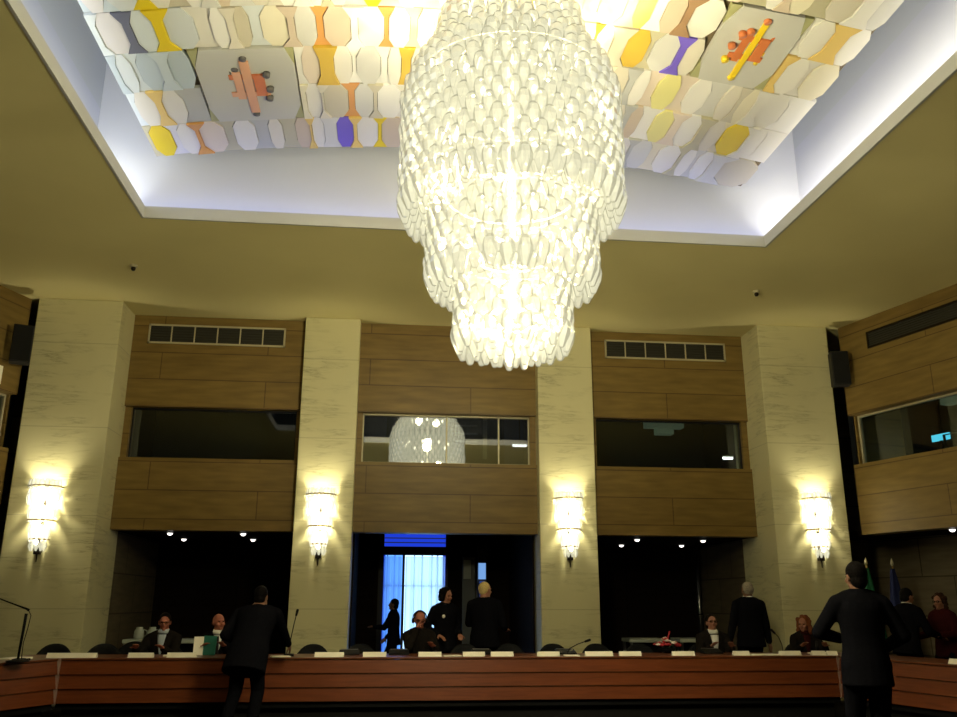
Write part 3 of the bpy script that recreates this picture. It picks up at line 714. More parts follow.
MB().box((-.05, -.03, 1.2), (.05, -.02, 1.82)).build('lower_pane', mat('dark_blue_glass', (.01, .02, .08), .2, emit=(.05, .12, .5), estr=.35), e)
e = empty('steel_pipe', (6.14, 16.8, 0), 0, 'dark upright pipe in the right niche', 'pipe')
MB().tube([(0, 0, 0), (0, 0, 2.5)], .04, 12).build('pipe', M['chrome'], e); MB().lathe([(.06, 0), (.06, .03)], 14, (0, 0, 1.2)).build('collar', M['dark'], e)
# pale-topped side tables in the niches
def side_table(x, y, L, lab):
    e = empty('side_table', (x, y, 0), 0, lab, 'table', 'pale topped side tables in the niches')
    MB().box((-L/2, -.25, .80), (L/2, .25, .86)).build('tabletop', M['glassjug'], e, bevel=.008); MB().box((-L/2+.04, -.02, .2), (L/2-.04, .02, .8)).build('modesty_panel', M['dark'], e)
    for sx in (-1, 1):
        for sy in (-.21, .21): MB().box((sx*(L/2-.04)-.02, sy-.02, 0), (sx*(L/2-.04)+.02, sy+.02, .8)).build('leg', M['chrome'], e)
side_table(-3.42, 14.7, 1.2, 'pale topped side table behind the two seated men at left'); side_table(4.36, 14.7, .62, 'pale topped side table behind the red flowers'); side_table(5.12, 14.7, .42, 'short pale topped side table left of the standing grey haired man')
jg = MB(); jg.lathe([(.07, 0), (.08, .04), (.075, .12), (.05, .16), (.055, .18)], 16)
for (x, lab) in ((-3.82, 'pale glass jug at left on the side table'), (-3.62, 'pale glass jug at right on the side table')):
    o = bpy.data.objects.new('glass_jug', None); COL.objects.link(o); o.location = (x, 14.62, .86); tag(o, lab, 'jug', 'jugs on the side table')
    jg.build('jug_body', M['glassjug'], o); MB().tube([(.07, 0, .14), (.12, 0, .12), (.12, 0, .06), (.078, 0, .04)], .009).build('handle', M['glassjug'], o)

# ------------------------------------------------------------------ desks
def desk(loc, rz, L, depth, lab, posts=()):
    e = empty('conference_desk', loc, rz, lab, 'desk', 'U of wooden conference desks')
    for k in range(3):
        z0 = .275+.161*k; m_ = MB()
        m_.add([(0, -.022, z0), (L, -.022, z0), (L, 0, z0+.149), (0, 0, z0+.149), (0, .05, z0), (L, .05, z0), (L, .05, z0+.149), (0, .05, z0+.149)],
               [(0, 1, 2, 3), (5, 4, 7, 6), (1, 5, 6, 2), (4, 0, 3, 7), (3, 2, 6, 7), (4, 5, 1, 0)])
        m_.build('front_board', M['desk'], e)
    MB().box((0, .03, .2), (L, .06, .75)).build('backing', M['dark'], e)
    MB().box((0, -.012, .755), (L, depth, .778)).build('worktop', M['desktop'], e, bevel=.005)
    MB().box((.05, .12, 0), (L-.05, .16, .24)).build('plinth', M['plinth'], e)
    for k in range(int(L/2.4)+2):
        x = .06+(L-.12)*k/(int(L/2.4)+1); MB().box((x-.02, .16, 0), (x+.02, depth-.08, .755)).build('support', M['plinth'], e)
    for x in posts:
        MB().box((x-.018, -.035, .265), (x+.018, -.005, .776)).build('joint_strip', M['post'], e)
    return e
D0, D1, DY = -3.82, 5.93, 11.25
desk((D0, DY, 0), 0, D1-D0, .75, 'long reddish wooden desk facing the camera', posts=(0.0, D1-D0))
la = math.radians(62); ldir = V((math.cos(la), math.sin(la), 0)); lo = V((D0, DY, 0))-ldir*2.6
desk(lo, la, 2.59, .75, 'wooden side desk at the left with a microphone stand')
ra = math.atan2(-.96, .28)
desk((D1+.004, DY-.012, 0), ra, 4.6, .75, 'wooden side desk at the right behind the tall man')
for (x, a_, s_) in ((D0, la, -1), (D1, ra, 1)):          # wedge tops closing the corners
    n = V((-math.sin(a_), math.cos(a_), 0))*.75
    pts = [(0, 0), (n.x, n.y), (s_*.62 if s_ > 0 else -.62, .75), (0, .75)]
    if s_ < 0: pts = [(0, 0), (0, .75), (-.62, .75), (n.x, n.y)]
    if s_ > 0: pts = [(0.01, 0.01), (n.x, n.y+.01), (.62, .75), (0.01, .75)]
    o = MB().prism(pts, .755, .777).build('corner_worktop', M['desktop'], loc=(x, DY, 0))
    tag(o, 'wedge worktop filling the %s corner of the desks' % ('left' if s_ < 0 else 'right'), 'worktop')
    o2 = MB().tube([(0, 0, -.755), (0, 0, 0)], .03, 12).build('leg', M['plinth'], o); o2.location = ((n.x+.62*s_)/2*.9, .62, .755)
DT = .778
# name cards: white folded cards
def card(w_, loc, rz, lab):
    m_ = MB(); m_.add([(-w_/2, -.035, 0), (w_/2, -.035, 0), (w_/2, 0, .056), (-w_/2, 0, .056), (-w_/2, .035, 0), (w_/2, .035, 0)], [(0, 1, 2, 3), (3, 2, 5, 4), (0, 3, 4), (1, 5, 2), (0, 4, 5, 1)])
    o = m_.build('name_card', M['paper'], loc=loc, rz=rz); return tag(o, lab, 'name card', 'white folded name cards along the desks')
PL = [(-3.72, .58, 'long white card at the left end of the long desk'), (-2.915, .30, 'white card below the seated man with glasses'), (-2.43, .35, 'white card left of the teal folder'), (-.65, .36, 'white card right of the dark leaning man'), (-.09, .29, 'white card below the left leaf of the blue door'),
      (.60, .29, 'white card in front of the seated man with headphones'), (1.155, .28, 'white card below the woman standing in black'), (1.515, .29, 'white card below the fair haired standing man'), (2.11, .29, 'white card left of the low bent microphone'),
      (2.77, .36, 'white card below the sconce pillar right of the door'), (3.18, .29, 'white card left of the red flowers'), (3.885, .30, 'white card in front of the red flowers'), (4.665, .22, 'white card between the young man and the standing grey haired man'), (5.33, .30, 'white card right of the standing grey haired man'), (5.725, .19, 'last white card at the right end of the long desk')]
for x, w_, lab in PL: card(w_, (x, DY+.10, DT), random.uniform(-.04, .04), lab)
rd = V((.28, -.96, 0)); rn = V((.96, .28, 0)); P0 = V((D1, DY, 0))
for s_, off, w_, lab in ((1.70, .10, .17, 'white card left of the red tag on the right desk'), (1.97, .10, .10, 'white card right of the red tag on the right desk')):
    p = P0+rd*s_+rn*off; card(w_, (p.x, p.y, DT), ra, lab)
card(.14, (5.905, DY+.09, DT), -.1, 'white card at the corner of the long desk and right desk')
p = P0+rd*1.84+rn*.10; o = MB().lathe([(.045, 0), (.055, .02), (.045, .06), (.015, .07)], 14).build('red_tag', M['redp'], loc=(p.x, p.y, DT)); tag(o, 'small red lump between white cards on right desk', 'tag')
# sheets of paper lying on the desks
for x, y, w_, h_, rz, lab in ((-2.60, 11.62, .22, .16, .1, 'white sheet between two cards before the seated men'), (.88, 11.40, .22, .14, .2, 'white sheet right of the hand of the man with headphones'), (5.0, 11.42, .40, .2, .02, 'white sheet before the standing grey haired man'), (-1.25, 11.37, .22, .16, .3, 'white paper under the hand of the dark leaning man'), (2.42, 11.38, .2, .15, -.1, 'white sheet between cards near the low microphone'), (5.95, 11.7, .30, .2, .2, 'white sheet before the red haired woman')):
    o = MB().box((-w_/2, -h_/2, 0), (w_/2, h_/2, .012)).build('paper', M['paper'], loc=(x, y, DT), rz=rz); tag(o, lab, 'paper', 'papers on the desks')
pl_ = lo+ldir*2.25+V((-.30, .16, 0)); o = MB().box((-.18, -.10, 0), (.18, .10, .018)).build('paper', M['paper'], loc=(pl_.x, pl_.y, DT), rz=1.2); tag(o, 'white papers by the microphone stand on left desk', 'paper', 'papers on the desks')
# open folder held by the bald man
e = empty('open_folder', (-2.27, 11.72, DT), 0, 'open folder with teal cover standing before the bald man', 'folder')
MB().add([(-.11, .0, 0), (0, .06, 0), (0, .075, .225), (-.11, .015, .225), (-.11, .01, 0), (0, .07, 0), (0, .085, .225), (-.11, .025, .225)], [(0, 1, 2, 3), (5, 4, 7, 6), (0, 4, 5, 1), (3, 2, 6, 7), (0, 3, 7, 4), (1, 5, 6, 2)]).build('white_leaf', M['paper'], e)
MB().add([(0, .06, 0), (.16, -.02, 0), (.17, -.005, .235), (0, .075, .235), (0, .072, 0), (.165, -.01, 0), (.175, .005, .235), (0, .087, .235)], [(0, 1, 2, 3), (5, 4, 7, 6), (0, 4, 5, 1), (3, 2, 6, 7), (0, 3, 7, 4), (1, 5, 6, 2)]).build('teal_cover', M['teal'], e)
# laptops / flat consoles (black, low)
for x, lab in ((.22, 'closed black console left of the man with headphones'), (1.3, 'flat black console before the fair haired standing man'), (2.42, 'flat black console left of the low microphone'), (4.42, 'black console with pale key before the young man'), (-.42, 'closed black console right of the upright microphone')):
    e = empty('console', (x, 11.75, DT), 0, lab, 'console', 'black consoles on the long desk')
    m_ = MB(); m_.add([(-.13, -.09, 0), (.13, -.09, 0), (.13, .09, 0), (-.13, .09, 0), (-.13, -.09, .02), (.13, -.09, .02), (.13, .09, .06), (-.13, .09, .06)], [(0, 3, 2, 1), (4, 5, 6, 7), (0, 1, 5, 4), (1, 2, 6, 5), (2, 3, 7, 6), (3, 0, 4, 7)])
    m_.build('body', M['dark'], e); MB().box((-.11, .088, .045), (.11, .094, .068)).build('edge_strip', M['chrome'], e)
# microphones
def mic(loc, pts, lab, thick=.006, basew=.06):
    e = empty('microphone', loc, 0, lab, 'microphone', 'gooseneck microphones on the desks')
    MB().box((-basew, -.05, 0), (basew, .05, .03)).build('base', M['dark'], e, bevel=.006)
    MB().tube([(0, 0, .02)]+pts, thick).build('gooseneck', M['dark'], e)
    a, b = V(pts[-2]), V(pts[-1]); d = (b-a).normalized(); MB().limb(b-d*.005, b+d*.055, .014, .017, 10).build('mic_head', M['grille'], e)
mic((-1.16, 11.5, DT), [(.01, 0, .2), (.04, -.01, .38), (.065, -.02, .50)], 'upright gooseneck microphone right of the dark leaning man')
mic((2.40, 11.55, DT), [(.03, 0, .08), (.14, 0, .135), (.25, 0, .17)], 'low bent gooseneck microphone right of the middle of the desk')
mic((5.36, 11.6, DT), [(-.01, 0, .12), (-.05, 0, .22), (-.10, 0, .27)], 'gooseneck microphone left of the red haired woman')
mic((5.80, 11.55, DT), [(.0, 0, .05), (.01, 0, .10)], 'stubby microphone right of the red haired woman')
e = empty('boom_microphone', (-4.06, 10.62, DT), 0, 'tall boom microphone leaning over the left side desk', 'microphone')
MB().lathe([(.12, 0), (.12, .015), (.03, .03)], 20).build('base', M['dark'], e)
MB().tube([(0, 0, .02), (.012, 0, .27), (.022, 0, .52)], [.014, .016, .018]).build('stand', M['dark'], e)
MB().tube([(.045, 0, .555), (.022, 0, .57), (-.12, 0, .62), (-.34, 0, .70)], [.016, .012, .008, .007]).build('boom_arm', M['dark'], e)
MB().limb((-.34, 0, .70), (-.46, 0, .735), .016, .02, 10).build('mic_head', M['grille'], e)
MB().tube([(.045, 0, .55), (.075, 0, .50), (.06, 0, .36), (.03, .01, .2), (.035, .01, .02)], .005).build('cable', M['dark'], e)
# coiled cable + small black box at the base
o = MB().tube([(.1*math.cos(t*.5)*(1-.02*t), .08*math.sin(t*.5), .012+.004*math.sin(t*1.7)) for t in range(26)], .008).build('cable_coil', M['dark'], loc=(-4.12, 10.86, DT)); tag(o, 'coil of black cable beside the boom microphone', 'cable')
# flowers
e = empty('flower_bowl', (3.87, 11.95, DT), 0, 'low bowl of red and white flowers on the desk', 'flowers')
MB().lathe([(.05, 0), (.10, .03), (.12, .06), (.11, .065)], 18).build('bowl', M['dark'], e)
fr_ = random.Random(3)
for k in range(26):
    a = fr_.uniform(0, 2*PI); rr = .17*math.sqrt(fr_.random()); z = .09+.09*(1-rr/.17)+fr_.uniform(-.01, .03)
    m_ = MB(); s_ = fr_.uniform(.026, .038)
    for q in range(5):
        b = q*2*PI/5; m_.ell((rr*math.cos(a)+s_*.6*math.cos(b), rr*math.sin(a)+s_*.6*math.sin(b), z), (s_*.62, s_*.62, s_*.4), 8, m=5)
    m_.ell((rr*math.cos(a), rr*math.sin(a), z+.01), (s_*.4, s_*.4, s_*.4), 8, m=5)
    m_.build('blossom', M['red'] if k % 3 else M['white2'], e)
lm = MB()
for k in range(18):
    a = fr_.uniform(0, 2*PI); d = V((math.cos(a), math.sin(a), .5)).normalized(); w_ = d.cross(V((0, 0, 1))).normalized()*.02; c_ = V((0, 0, .06))
    lm.add([c_, c_+d*.1+w_, c_+d*.2, c_+d*.1-w_], [(0, 1, 2, 3)])
lm.build('foliage', M['leaf'], e); MB().tube([(0, 0, .1), (.02, 0, .2), (.05, 0, .28)], .01).build('bud_stem', M['red'], e)

# ------------------------------------------------------------------ chairs
def chair():
    e = empty('conference_chair', label='x', cat='chair', group='black leather chairs behind the desks')
    MB().box((-.25, -.24, .35), (.25, .24, .43)).build('seat', M['leather'], e, bevel=.035)
    # curved, round-topped back (local +y is the back of the chair)
    vs = []; fs = []; nx, nz = 12, 10
    for side in (0, 1):
        for i in range(nx+1):
            u = -1+2*i/nx
            for j in range(nz+1):
                v_ = j/nz; top = .44*(1-.42*abs(u)**2.6); z = .43+v_*top
                y = .25+.05*v_-.07*u*u+(.035 if side else -.02)*(1-.55*max(abs(u), v_)**6); vs.append((u*.25, y, z))
    N = (nx+1)*(nz+1); q = lambda s, i, j: s*N+i*(nz+1)+j
    for i in range(nx):
        for j in range(nz):
            fs.append((q(0, i, j), q(0, i+1, j), q(0, i+1, j+1), q(0, i, j+1))); fs.append((q(1, i+1, j), q(1, i, j), q(1, i, j+1), q(1, i+1, j+1)))
    for i in range(nx): fs.append((q(0, i, nz), q(0, i+1, nz), q(1, i+1, nz), q(1, i, nz))); fs.append((q(0, i+1, 0), q(0, i, 0), q(1, i, 0), q(1, i+1, 0)))
    for j in range(nz): fs.append((q(0, 0, j), q(0, 0, j+1), q(1, 0, j+1), q(1, 0, j))); fs.append((q(0, nx, j+1), q(0, nx, j), q(1, nx, j), q(1, nx, j+1)))
    MB().add(vs, fs, 0, True).build('backrest', M['leather'], e)
    for sx in (-1, 1): MB().tube([(sx*.27, .20, .40), (sx*.29, .20, .58), (sx*.29, -.08, .60), (sx*.28, -.12, .40)], .017).build('armrest', M['leather'], e)
    MB().tube([(0, 0, .08), (0, 0, .36)], .03, 10).build('column', M['chrome'], e)
    for k in range(5):
        a = 2*PI*k/5+.3; b_ = MB().tube([(0, 0, .10), (.26*math.cos(a), .26*math.sin(a), .07)], [.022, .014]).build('base_leg', M['chrome'], e)
        c_ = MB().ell((.27*math.cos(a), .27*math.sin(a), .03), (.028, .028, .03), 8, m=6).build('caster', M['dark'], b_)
    return e
CH = [(-4.42, 12.62, .15, 'black leather chair behind the long card at left corner'), (-3.78, 12.60, .1, 'second black leather chair from the left corner'), (-3.58, 13.25, 0, 'black leather chair set back behind the second chair from left corner'), (-.95, 12.36, 0, 'black leather chair right of the dark leaning man'), (-.30, 12.38, 0, 'black leather chair below the sconce pillar left of the door'),
      (1.16, 12.36, 0, 'black leather chair in front of woman standing in black'), (1.79, 12.36, 0, 'black leather chair in front of the fair haired man'), (2.42, 12.36, 0, 'black leather chair behind the low microphone'), (3.05, 12.36, 0, 'black leather chair below the sconce right of the door'), (3.68, 12.36, 0, 'black leather chair behind the red flowers'),
      (-2.90, 12.36, 0, 'black leather chair under the seated man with glasses'), (-2.20, 12.36, .1, 'black leather chair under the bald seated man'), (.52, 12.36, 0, 'black leather chair under the man with headphones'), (4.60, 12.36, 0, 'black leather chair under the young man looking down'), (6.07, 12.40, 0, 'black leather chair under the red haired woman')]
c0 = chair()
for i, (x, y, rz, lab) in enumerate(CH):
    if i == 0: c0.location = (x, y, 0); c0.rotation_euler = (0, 0, rz); c0['label'] = lab
    else: dup(c0, (x, y, 0), rz, lab)

# ------------------------------------------------------------------ flags
def flag(loc, cols, lab, star=False):
    e = empty('flag', loc, 0, lab, 'flag', 'furled flags in the right corner')
    MB().lathe([(.14, 0), (.14, .03), (.03, .06)], 20).build('base', M['bronze'], e)
    MB().tube([(0, 0, .03), (0, 0, 2.02)], .014).build('pole', M['brass'], e)
    MB().lathe([(.012, 2.0), (.028, 2.03), (.022, 2.06), (.004, 2.12)], 12).build('finial', M['alu'], e)
    m_ = MB(); n = 40; nz = 10; vs = []; fs = []; mi = []
    for j in range(nz+1):
        t_ = j/nz; z = 1.96-1.2*t_; w_ = .03+.13*t_**.8
        for i in range(n):
            a = 2*PI*i/n; r_ = w_*(1+.22*math.sin(5*a+t_*2)); vs.append((r_*math.cos(a)+.03*t_, .6*r_*math.sin(a), z))
    for j in range(nz):
        for i in range(n): fs.append((j*n+i, j*n+(i+1) % n, (j+1)*n+(i+1) % n, (j+1)*n+i)); mi.append((len(cols)*i//n) % len(cols))
    m_.add(vs, fs, 0, True); m_.m = mi; m_.build('cloth', cols, e)
    if star:
        s_ = MB(); pts = [(.045*(1 if k % 2 == 0 else .42)*math.sin(k*PI/5), .045*(1 if k % 2 == 0 else .42)*math.cos(k*PI/5)) for k in range(10)]
        s_.add([(x+.03, -.125, z+1.05) for x, z in pts], [tuple(range(10))]); s_.build('star', M['gold'], e)
flag((7.42, 12.88, 0), [M['flaggreen'], M['flagwhite'], M['flaggreen'], M['flaggreen']], 'furled green flag behind the tall standing man')
flag((7.93, 13.02, 0), [M['flagblue']], 'furled dark blue flag with a gold star', True)
del_col = None

# ------------------------------------------------------------------ people
def ik(root, tgt, a, b, hint):
    root = V(root); tgt = V(tgt); d = tgt-root; L = min(d.length, (a+b)*.999)
    d = d.normalized(); tgt = root+d*L
    x = (a*a-b*b+L*L)/(2*L); h = math.sqrt(max(0, a*a-x*x)); hv = V(hint)-d*V(hint).dot(d)
    if hv.length < 1e-4: hv = d.orthogonal()
    return root+d*x+hv.normalized()*h, tgt
BODY_R = [(-.09, .10, .085), (-.04, .155, .108), (.02, .168, .112), (.10, .152, .102), (.20, .148, .100), (.30, .160, .108), (.40, .172, .112), (.46, .168, .100), (.505, .135, .080), (.53, .085, .068), (.56, .06, .062), (.62, .054, .058)]
TODO = []
def remesh(o, vox, smooth=3):
    r = o.modifiers.new('r', 'REMESH'); r.mode = 'VOXEL'; r.voxel_size = vox; r.use_smooth_shade = True
    s = o.modifiers.new('s', 'SMOOTH'); s.factor = .5; s.iterations = smooth; TODO.append(o)

def hand(m_, w, d, nrm, s, curl=.5, side=1):
    """palm and five unequal fingers; d points along the hand, nrm is the palm side"""
    d = V(d).normalized(); nrm = (V(nrm)-d*V(nrm).dot(d)).normalized(); x = d.cross(nrm)*side; w = V(w)
    m_.rings([(w+d*t*s, x*a*s, nrm*b*s) for t, a, b in ((-.01, .024, .019), (.02, .030, .018), (.05, .040, .016), (.085, .042, .014), (.098, .036, .011))], 12)
    for k, (off, L, r) in enumerate(((-.031, .066, .0085), (-.0105, .076, .009), (.0105, .071, .0087), (.031, .056, .0078))):
        p = w+d*.085*s+x*off*s; c1 = curl*.55; q = p
        for j, f in enumerate((.45, .32, .23)):
            ang = c1*(j+.6); dd = d*math.cos(ang)+nrm*math.sin(ang)+x*off*.9; e_ = q+dd.normalized()*L*f*s
            m_.limb(q, e_, r*s*(1-.1*j), r*s*(.92-.1*j), 8); q = e_
    p = w+d*.025*s-x*.026*s; q = p+(d*.55-x*.75+nrm*.35).normalized()*.042*s; m_.limb(p, q, .013*s, .0105*s, 8)
    e_ = q+(d*.85-x*.30+nrm*.35).normalized()*.034*s; m_.limb(q, e_, .0102*s, .0085*s, 8)

def person(label, loc, rz, H, pz=.92, lean=0., side=0., py=0., hyaw=0., hpitch=0., lh=None, rh=None, le=(-.4, -.5, -.8), re=(.4, -.5, -.8), lf=None, rf=None, kh=(0, 1, .2),
           skin='skin', suit='suit', trou='suit', hair='hairblack', style='short', shirt='shirtw', tie=False, vneck=.26, hem=-.14, woman=False, wide=1., extras=(), curl=.5, lup=(0, 0, 1)):
    s = H/1.75
    root_l = loc
    body = MB(); jk = MB(); tr_ = MB()
    R = Matrix.Rotation(math.radians(side), 3, 'Y') @ Matrix.Rotation(-math.radians(lean), 3, 'X')
    up = R @ V((0, 0, 1)); fw = R @ V((0, 1, 0)); rt = R @ V((1, 0, 0))
    P = V((0, py, pz*s)) if pz > .8 else V((0, py, pz))
    shw = .175*s*(.9 if woman else 1)*wide
    # torso
    k = .93 if woman else 1.
    for m_, ex, t0, t1 in ((body, 0, -.09, .62), (jk, .022, hem, .505)):
        rr = []
        for t_, a, b in BODY_R:
            if t_ > t1+.001: continue
            if t_ < max(t0, -.09)-.001: continue
            rr.append((P+up*t_*s, rt*(a*s*k*wide+ex), fw*(b*s*k*wide+ex*.8)))
        if m_ is jk:
            if hem < -.09: rr = [(P+up*hem*s+up*(.0), rt*(.175*s*k*wide+.028), fw*(.118*s*wide+.026))]+[(P+up*(-.05)*s, rt*(.168*s*k*wide+.024), fw*(.112*s*wide+.022))]+[r for r in rr if (V(r[0])-P).dot(up) > -.02*s]
            rr.append((P+up*.54*s-fw*.004, rt*(.076*s+.010), fw*(.068*s+.010))); rr.append((P+up*.568*s-fw*.008, rt*(.068*s+.006), fw*(.062*s+.006)))
        m_.rings(rr, 20)
    sc = P+up*.472*s; neck = P+up*.55*s
    # head
    HR = R @ Matrix.Rotation(math.radians(hyaw), 3, 'Z') @ Matrix.Rotation(-math.radians(hpitch), 3, 'X')
    hu = HR @ V((0, 0, 1)); hf = HR @ V((0, 1, 0)); hr = HR @ V((1, 0, 0))
    hc = P+up*.565*s+hu*.098*s+hf*.012*s
    body.limb(P+up*.52*s, hc-hu*.05*s-hf*.01*s, .057*s, .052*s, 14)
    HM = Matrix.Translation(hc) @ Matrix(((hr.x, hf.x, hu.x), (hr.y, hf.y, hu.y), (hr.z, hf.z, hu.z))).to_4x4() @ Matrix.Scale(s, 4)
    body.ell((0, -.008, .022), (.073, .092, .090), 20, T=HM, m=14)
    body.ell((0, .022, -.035), (.056, .064, .078), 16, T=HM, m=12)          # jaw
    body.ell((0, .066, -.088), (.024, .022, .020), 10, T=HM)                 # chin
    body.ell((0, .090, -.022), (.013, .022, .024), 10, T=HM); body.ell((0, .100, -.033), (.015, .014, .012), 10, T=HM)
    body.ell((0, .081, .018), (.048, .014, .010), 12, T=HM)                  # brow
    for sx in (-1, 1):
        body.ell((sx*.075, -.006, -.008), (.009, .020, .031), 10, T=HM); body.ell((sx*.038, .062, -.030), (.022, .02, .02), 10, T=HM)
    # arms
    hands = []
    for sg, tg, el in ((-1, lh, le), (1, rh, re)):
        sh = sc+rt*sg*shw-up*.018*s; ua, fa = .292*s, .262*s
        if tg is None: tg = P+V((sg*.27*s, .06*s, -.10*s))
        el_, wr = ik(sh, tg, ua, fa, el)
        body.limb(sh, el_, .050*s, .039*s, 12, bulge=.06); body.limb(el_, wr, .040*s, .027*s, 12, bulge=.08)
        jk.limb(sc+rt*sg*shw*.48+up*.016*s, sh, .066*s+.01, .056*s+.01, 12); jk.limb(sh, el_, .062*s+.008, .050*s+.010, 12); jk.limb(el_, el_+(wr-el_)*.93, .050*s+.010, .038*s+.008, 12)
        d = (wr-el_).normalized(); inn = (-rt*sg-fw*.2) if abs(d.z) > .6 else V((0, 0, -1))
        hands.append((wr, d, inn, sg)); hand(body, wr, d, inn, s, curl, sg)
    # legs
    sit = pz < .8
    for sg, tg in ((-1, lf), (1, rf)):
        hp = P+rt*sg*.095*s-V((0, 0, .03*s))
        if tg is None: tg = V((sg*.11*s, py+(.42 if sit else .0), .085*s))
        kn, an = ik(hp, tg, .425*s, .42*s, kh if not sit else (0, .6, 1))
        body.limb(hp, kn, .083*s, .054*s, 14, bulge=.04); body.limb(kn, an, .055*s, .036*s, 12, bulge=.12)
        f_ = an+V((0, .16*s, -.045*s)); body.limb(an-V((0, .03*s, .02*s)), f_, .036*s, .026*s, 10)
        tr_.limb(P+rt*sg*.07*s, hp, .105*s, .102*s, 14); tr_.limb(hp, kn, .095*s+.01, .066*s+.012, 14); tr_.limb(kn, kn+(an-kn)*.97, .066*s+.012, .052*s+.012, 12)
    tr_.rings([(P+up*t_*s, rt*(a*s*k*wide+.012), fw*(b*s*k*wide+.012)) for t_, a, b in BODY_R[:4]], 18)
    b_o = body.build('person', M[skin], loc=loc, rz=rz); remesh(b_o, .0085, 2); tag(b_o, label, 'person')
    j_o = jk.build('jacket' if not woman else 'top', M[suit], b_o); remesh(j_o, .013, 4)
    t_o = tr_.build('trousers', M[trou], b_o); remesh(t_o, .014, 4)
    for sg, tg in ((-1, lf), (1, rf)):
        hp = P+rt*sg*.095*s-V((0, 0, .03*s))
        if tg is None: tg = V((sg*.11*s, py+(.42 if sit else .0), .085*s))
        kn, an = ik(hp, tg, .425*s, .42*s, kh if not sit else (0, .6, 1))
        sm_ = MB(); zb = an.z-.085*s; c_ = V((an.x, an.y, zb))
        sm_.rings([(c_+V((0, y*s, z*s)), V((a*s, 0, 0)), V((0, b*s*.2, b*s))) for y, z, a, b in ((-.075, .045, .030, .040), (-.05, .050, .040, .05), (0, .052, .042, .052), (.06, .042, .044, .042), (.12, .034, .046, .034), (.165, .028, .036, .027), (.19, .024, .016, .018))], 12)
        sm_.build('shoe', M['shoe'], b_o)
    # shirt front and collar
    def chest(t_, x, off):
        for (ta, a0, b0), (tb, a1, b1) in zip(BODY_R, BODY_R[1:]):
            if ta <= t_ <= tb:
                q = (t_-ta)/(tb-ta); a = (a0+(a1-a0)*q)*s*k*wide+.022; b = (b0+(b1-b0)*q)*s*k*wide+.018; break
        return P+up*t_*s+rt*x+fw*(b*math.sqrt(max(0, 1-(x/a)**2))+off)
    if shirt:
        sm_ = MB(); vs = []; nn = 10
        for i in range(nn+1):
            t_ = .515-(vneck)*i/nn; hw = .052*s*(1-i/nn)**.8+.004
            for x in (-hw, -hw*.5, 0, hw*.5, hw): vs.append(chest(t_, x, .014))
        N = len(vs); vs += [v_-fw*.02 for v_ in vs]; fs = []
        for i in range(nn):
            for j in range(4): fs.append((i*5+j, (i+1)*5+j, (i+1)*5+j+1, i*5+j+1)); fs.append((N+i*5+j+1, N+(i+1)*5+j+1, N+(i+1)*5+j, N+i*5+j))
        for i in range(nn):
            for j in (0, 4): a_, b2, c2, d2 = i*5+j, (i+1)*5+j, N+(i+1)*5+j, N+i*5+j; fs.append((a_, d2, c2, b2) if j == 0 else (a_, b2, c2, d2))
        sm_.add(vs, fs, 0, True)
        sm_.rings([(P+up*t_*s-fw*o_*s, rt*a*s, fw*b*s) for t_, a, b, o_ in ((.525, .084, .092, -.008), (.55, .076, .086, -.010), (.576, .064, .074, -.006))], 18)
        sm_.build('shirt', M[shirt], b_o)
        if tie:
            tm = MB(); vs = []
            for i in range(6):
                t_ = .505-vneck*.9*i/5; hw = .013+.012*i/5
                vs += [chest(t_, -hw, .022), chest(t_, hw, .022), chest(t_, hw, .012), chest(t_, -hw, .012)]
            fs = [(0, 3, 2, 1)]+[(i*4+j, (i+1)*4+j, (i+1)*4+(j+1) % 4, i*4+(j+1) % 4) for i in range(5) for j in range(4)]; tm.add(vs, fs, 0, True); tm.build('tie', M['tie'], b_o)
    # face details
    for sx in (-1, 1): MB().ell((sx*.030, .079, .002), (.012, .008, .0065), 10, T=HM, m=6).build('eye', M['eye'], b_o)
    MB().ell((0, .086, -.058), (.022, .007, .0055), 10, T=HM, m=6).build('mouth', M['lip'], b_o)
    # hair
    hm = MB()
    if style == 'short':
        hm.ell((0, -.020, .034), (.081, .094, .094), 20, T=HM, m=14); hm.ell((0, -.045, -.030), (.070, .064, .075), 16, T=HM)
    elif style == 'crop_back':
        hm.ell((0, -.026, .028), (.081, .092, .092), 20, T=HM, m=14); hm.ell((0, -.05, -.02), (.068, .056, .056), 16, T=HM)
    elif style == 'thinning':
        hm.ell((0, -.050, .005), (.081, .068, .066), 20, T=HM, m=14); hm.ell((0, -.05, -.03), (.070, .056, .045), 16, T=HM)
        hm.ell((0, -.03, .045), (.076, .085, .072), 16, T=HM)
    elif style == 'fringe':          # bald crown
        hm.ell((0, -.050, -.004), (.082, .064, .055), 20, T=HM, m=14)
    elif style in ('curly', 'bob', 'long'):
        r_ = random.Random(len(label)); hm.ell((0, -.026, .030), (.088, .098, .096), 20, T=HM, m=14)
        low = {'curly': -.06, 'bob': -.11, 'long': -.24}[style]
        for q in range(46):
            a = r_.uniform(PI*1.0, PI*2.0) if q % 3 else r_.choice((PI*.92, PI*2.08)); z = r_.uniform(low, .07); rr = .085 if z > -.05 else .092
            hm.ell((rr*math.cos(a), -.015+rr*.95*math.sin(a), z), (r_.uniform(.026, .036),)*3, 8, T=HM, m=6)
        for q in range(16):
            a = r_.uniform(0, 2*PI); e_ = r_.uniform(.5, 1.3); hm.ell((.085*math.cos(a)*math.cos(e_), -.025+.09*math.sin(a)*math.cos(e_)*.8, .032+.088*math.sin(e_)), (.026, .026, .022), 8, T=HM, m=6)
    h_o = hm.build('hair', M[hair], b_o); remesh(h_o, .007, 2)
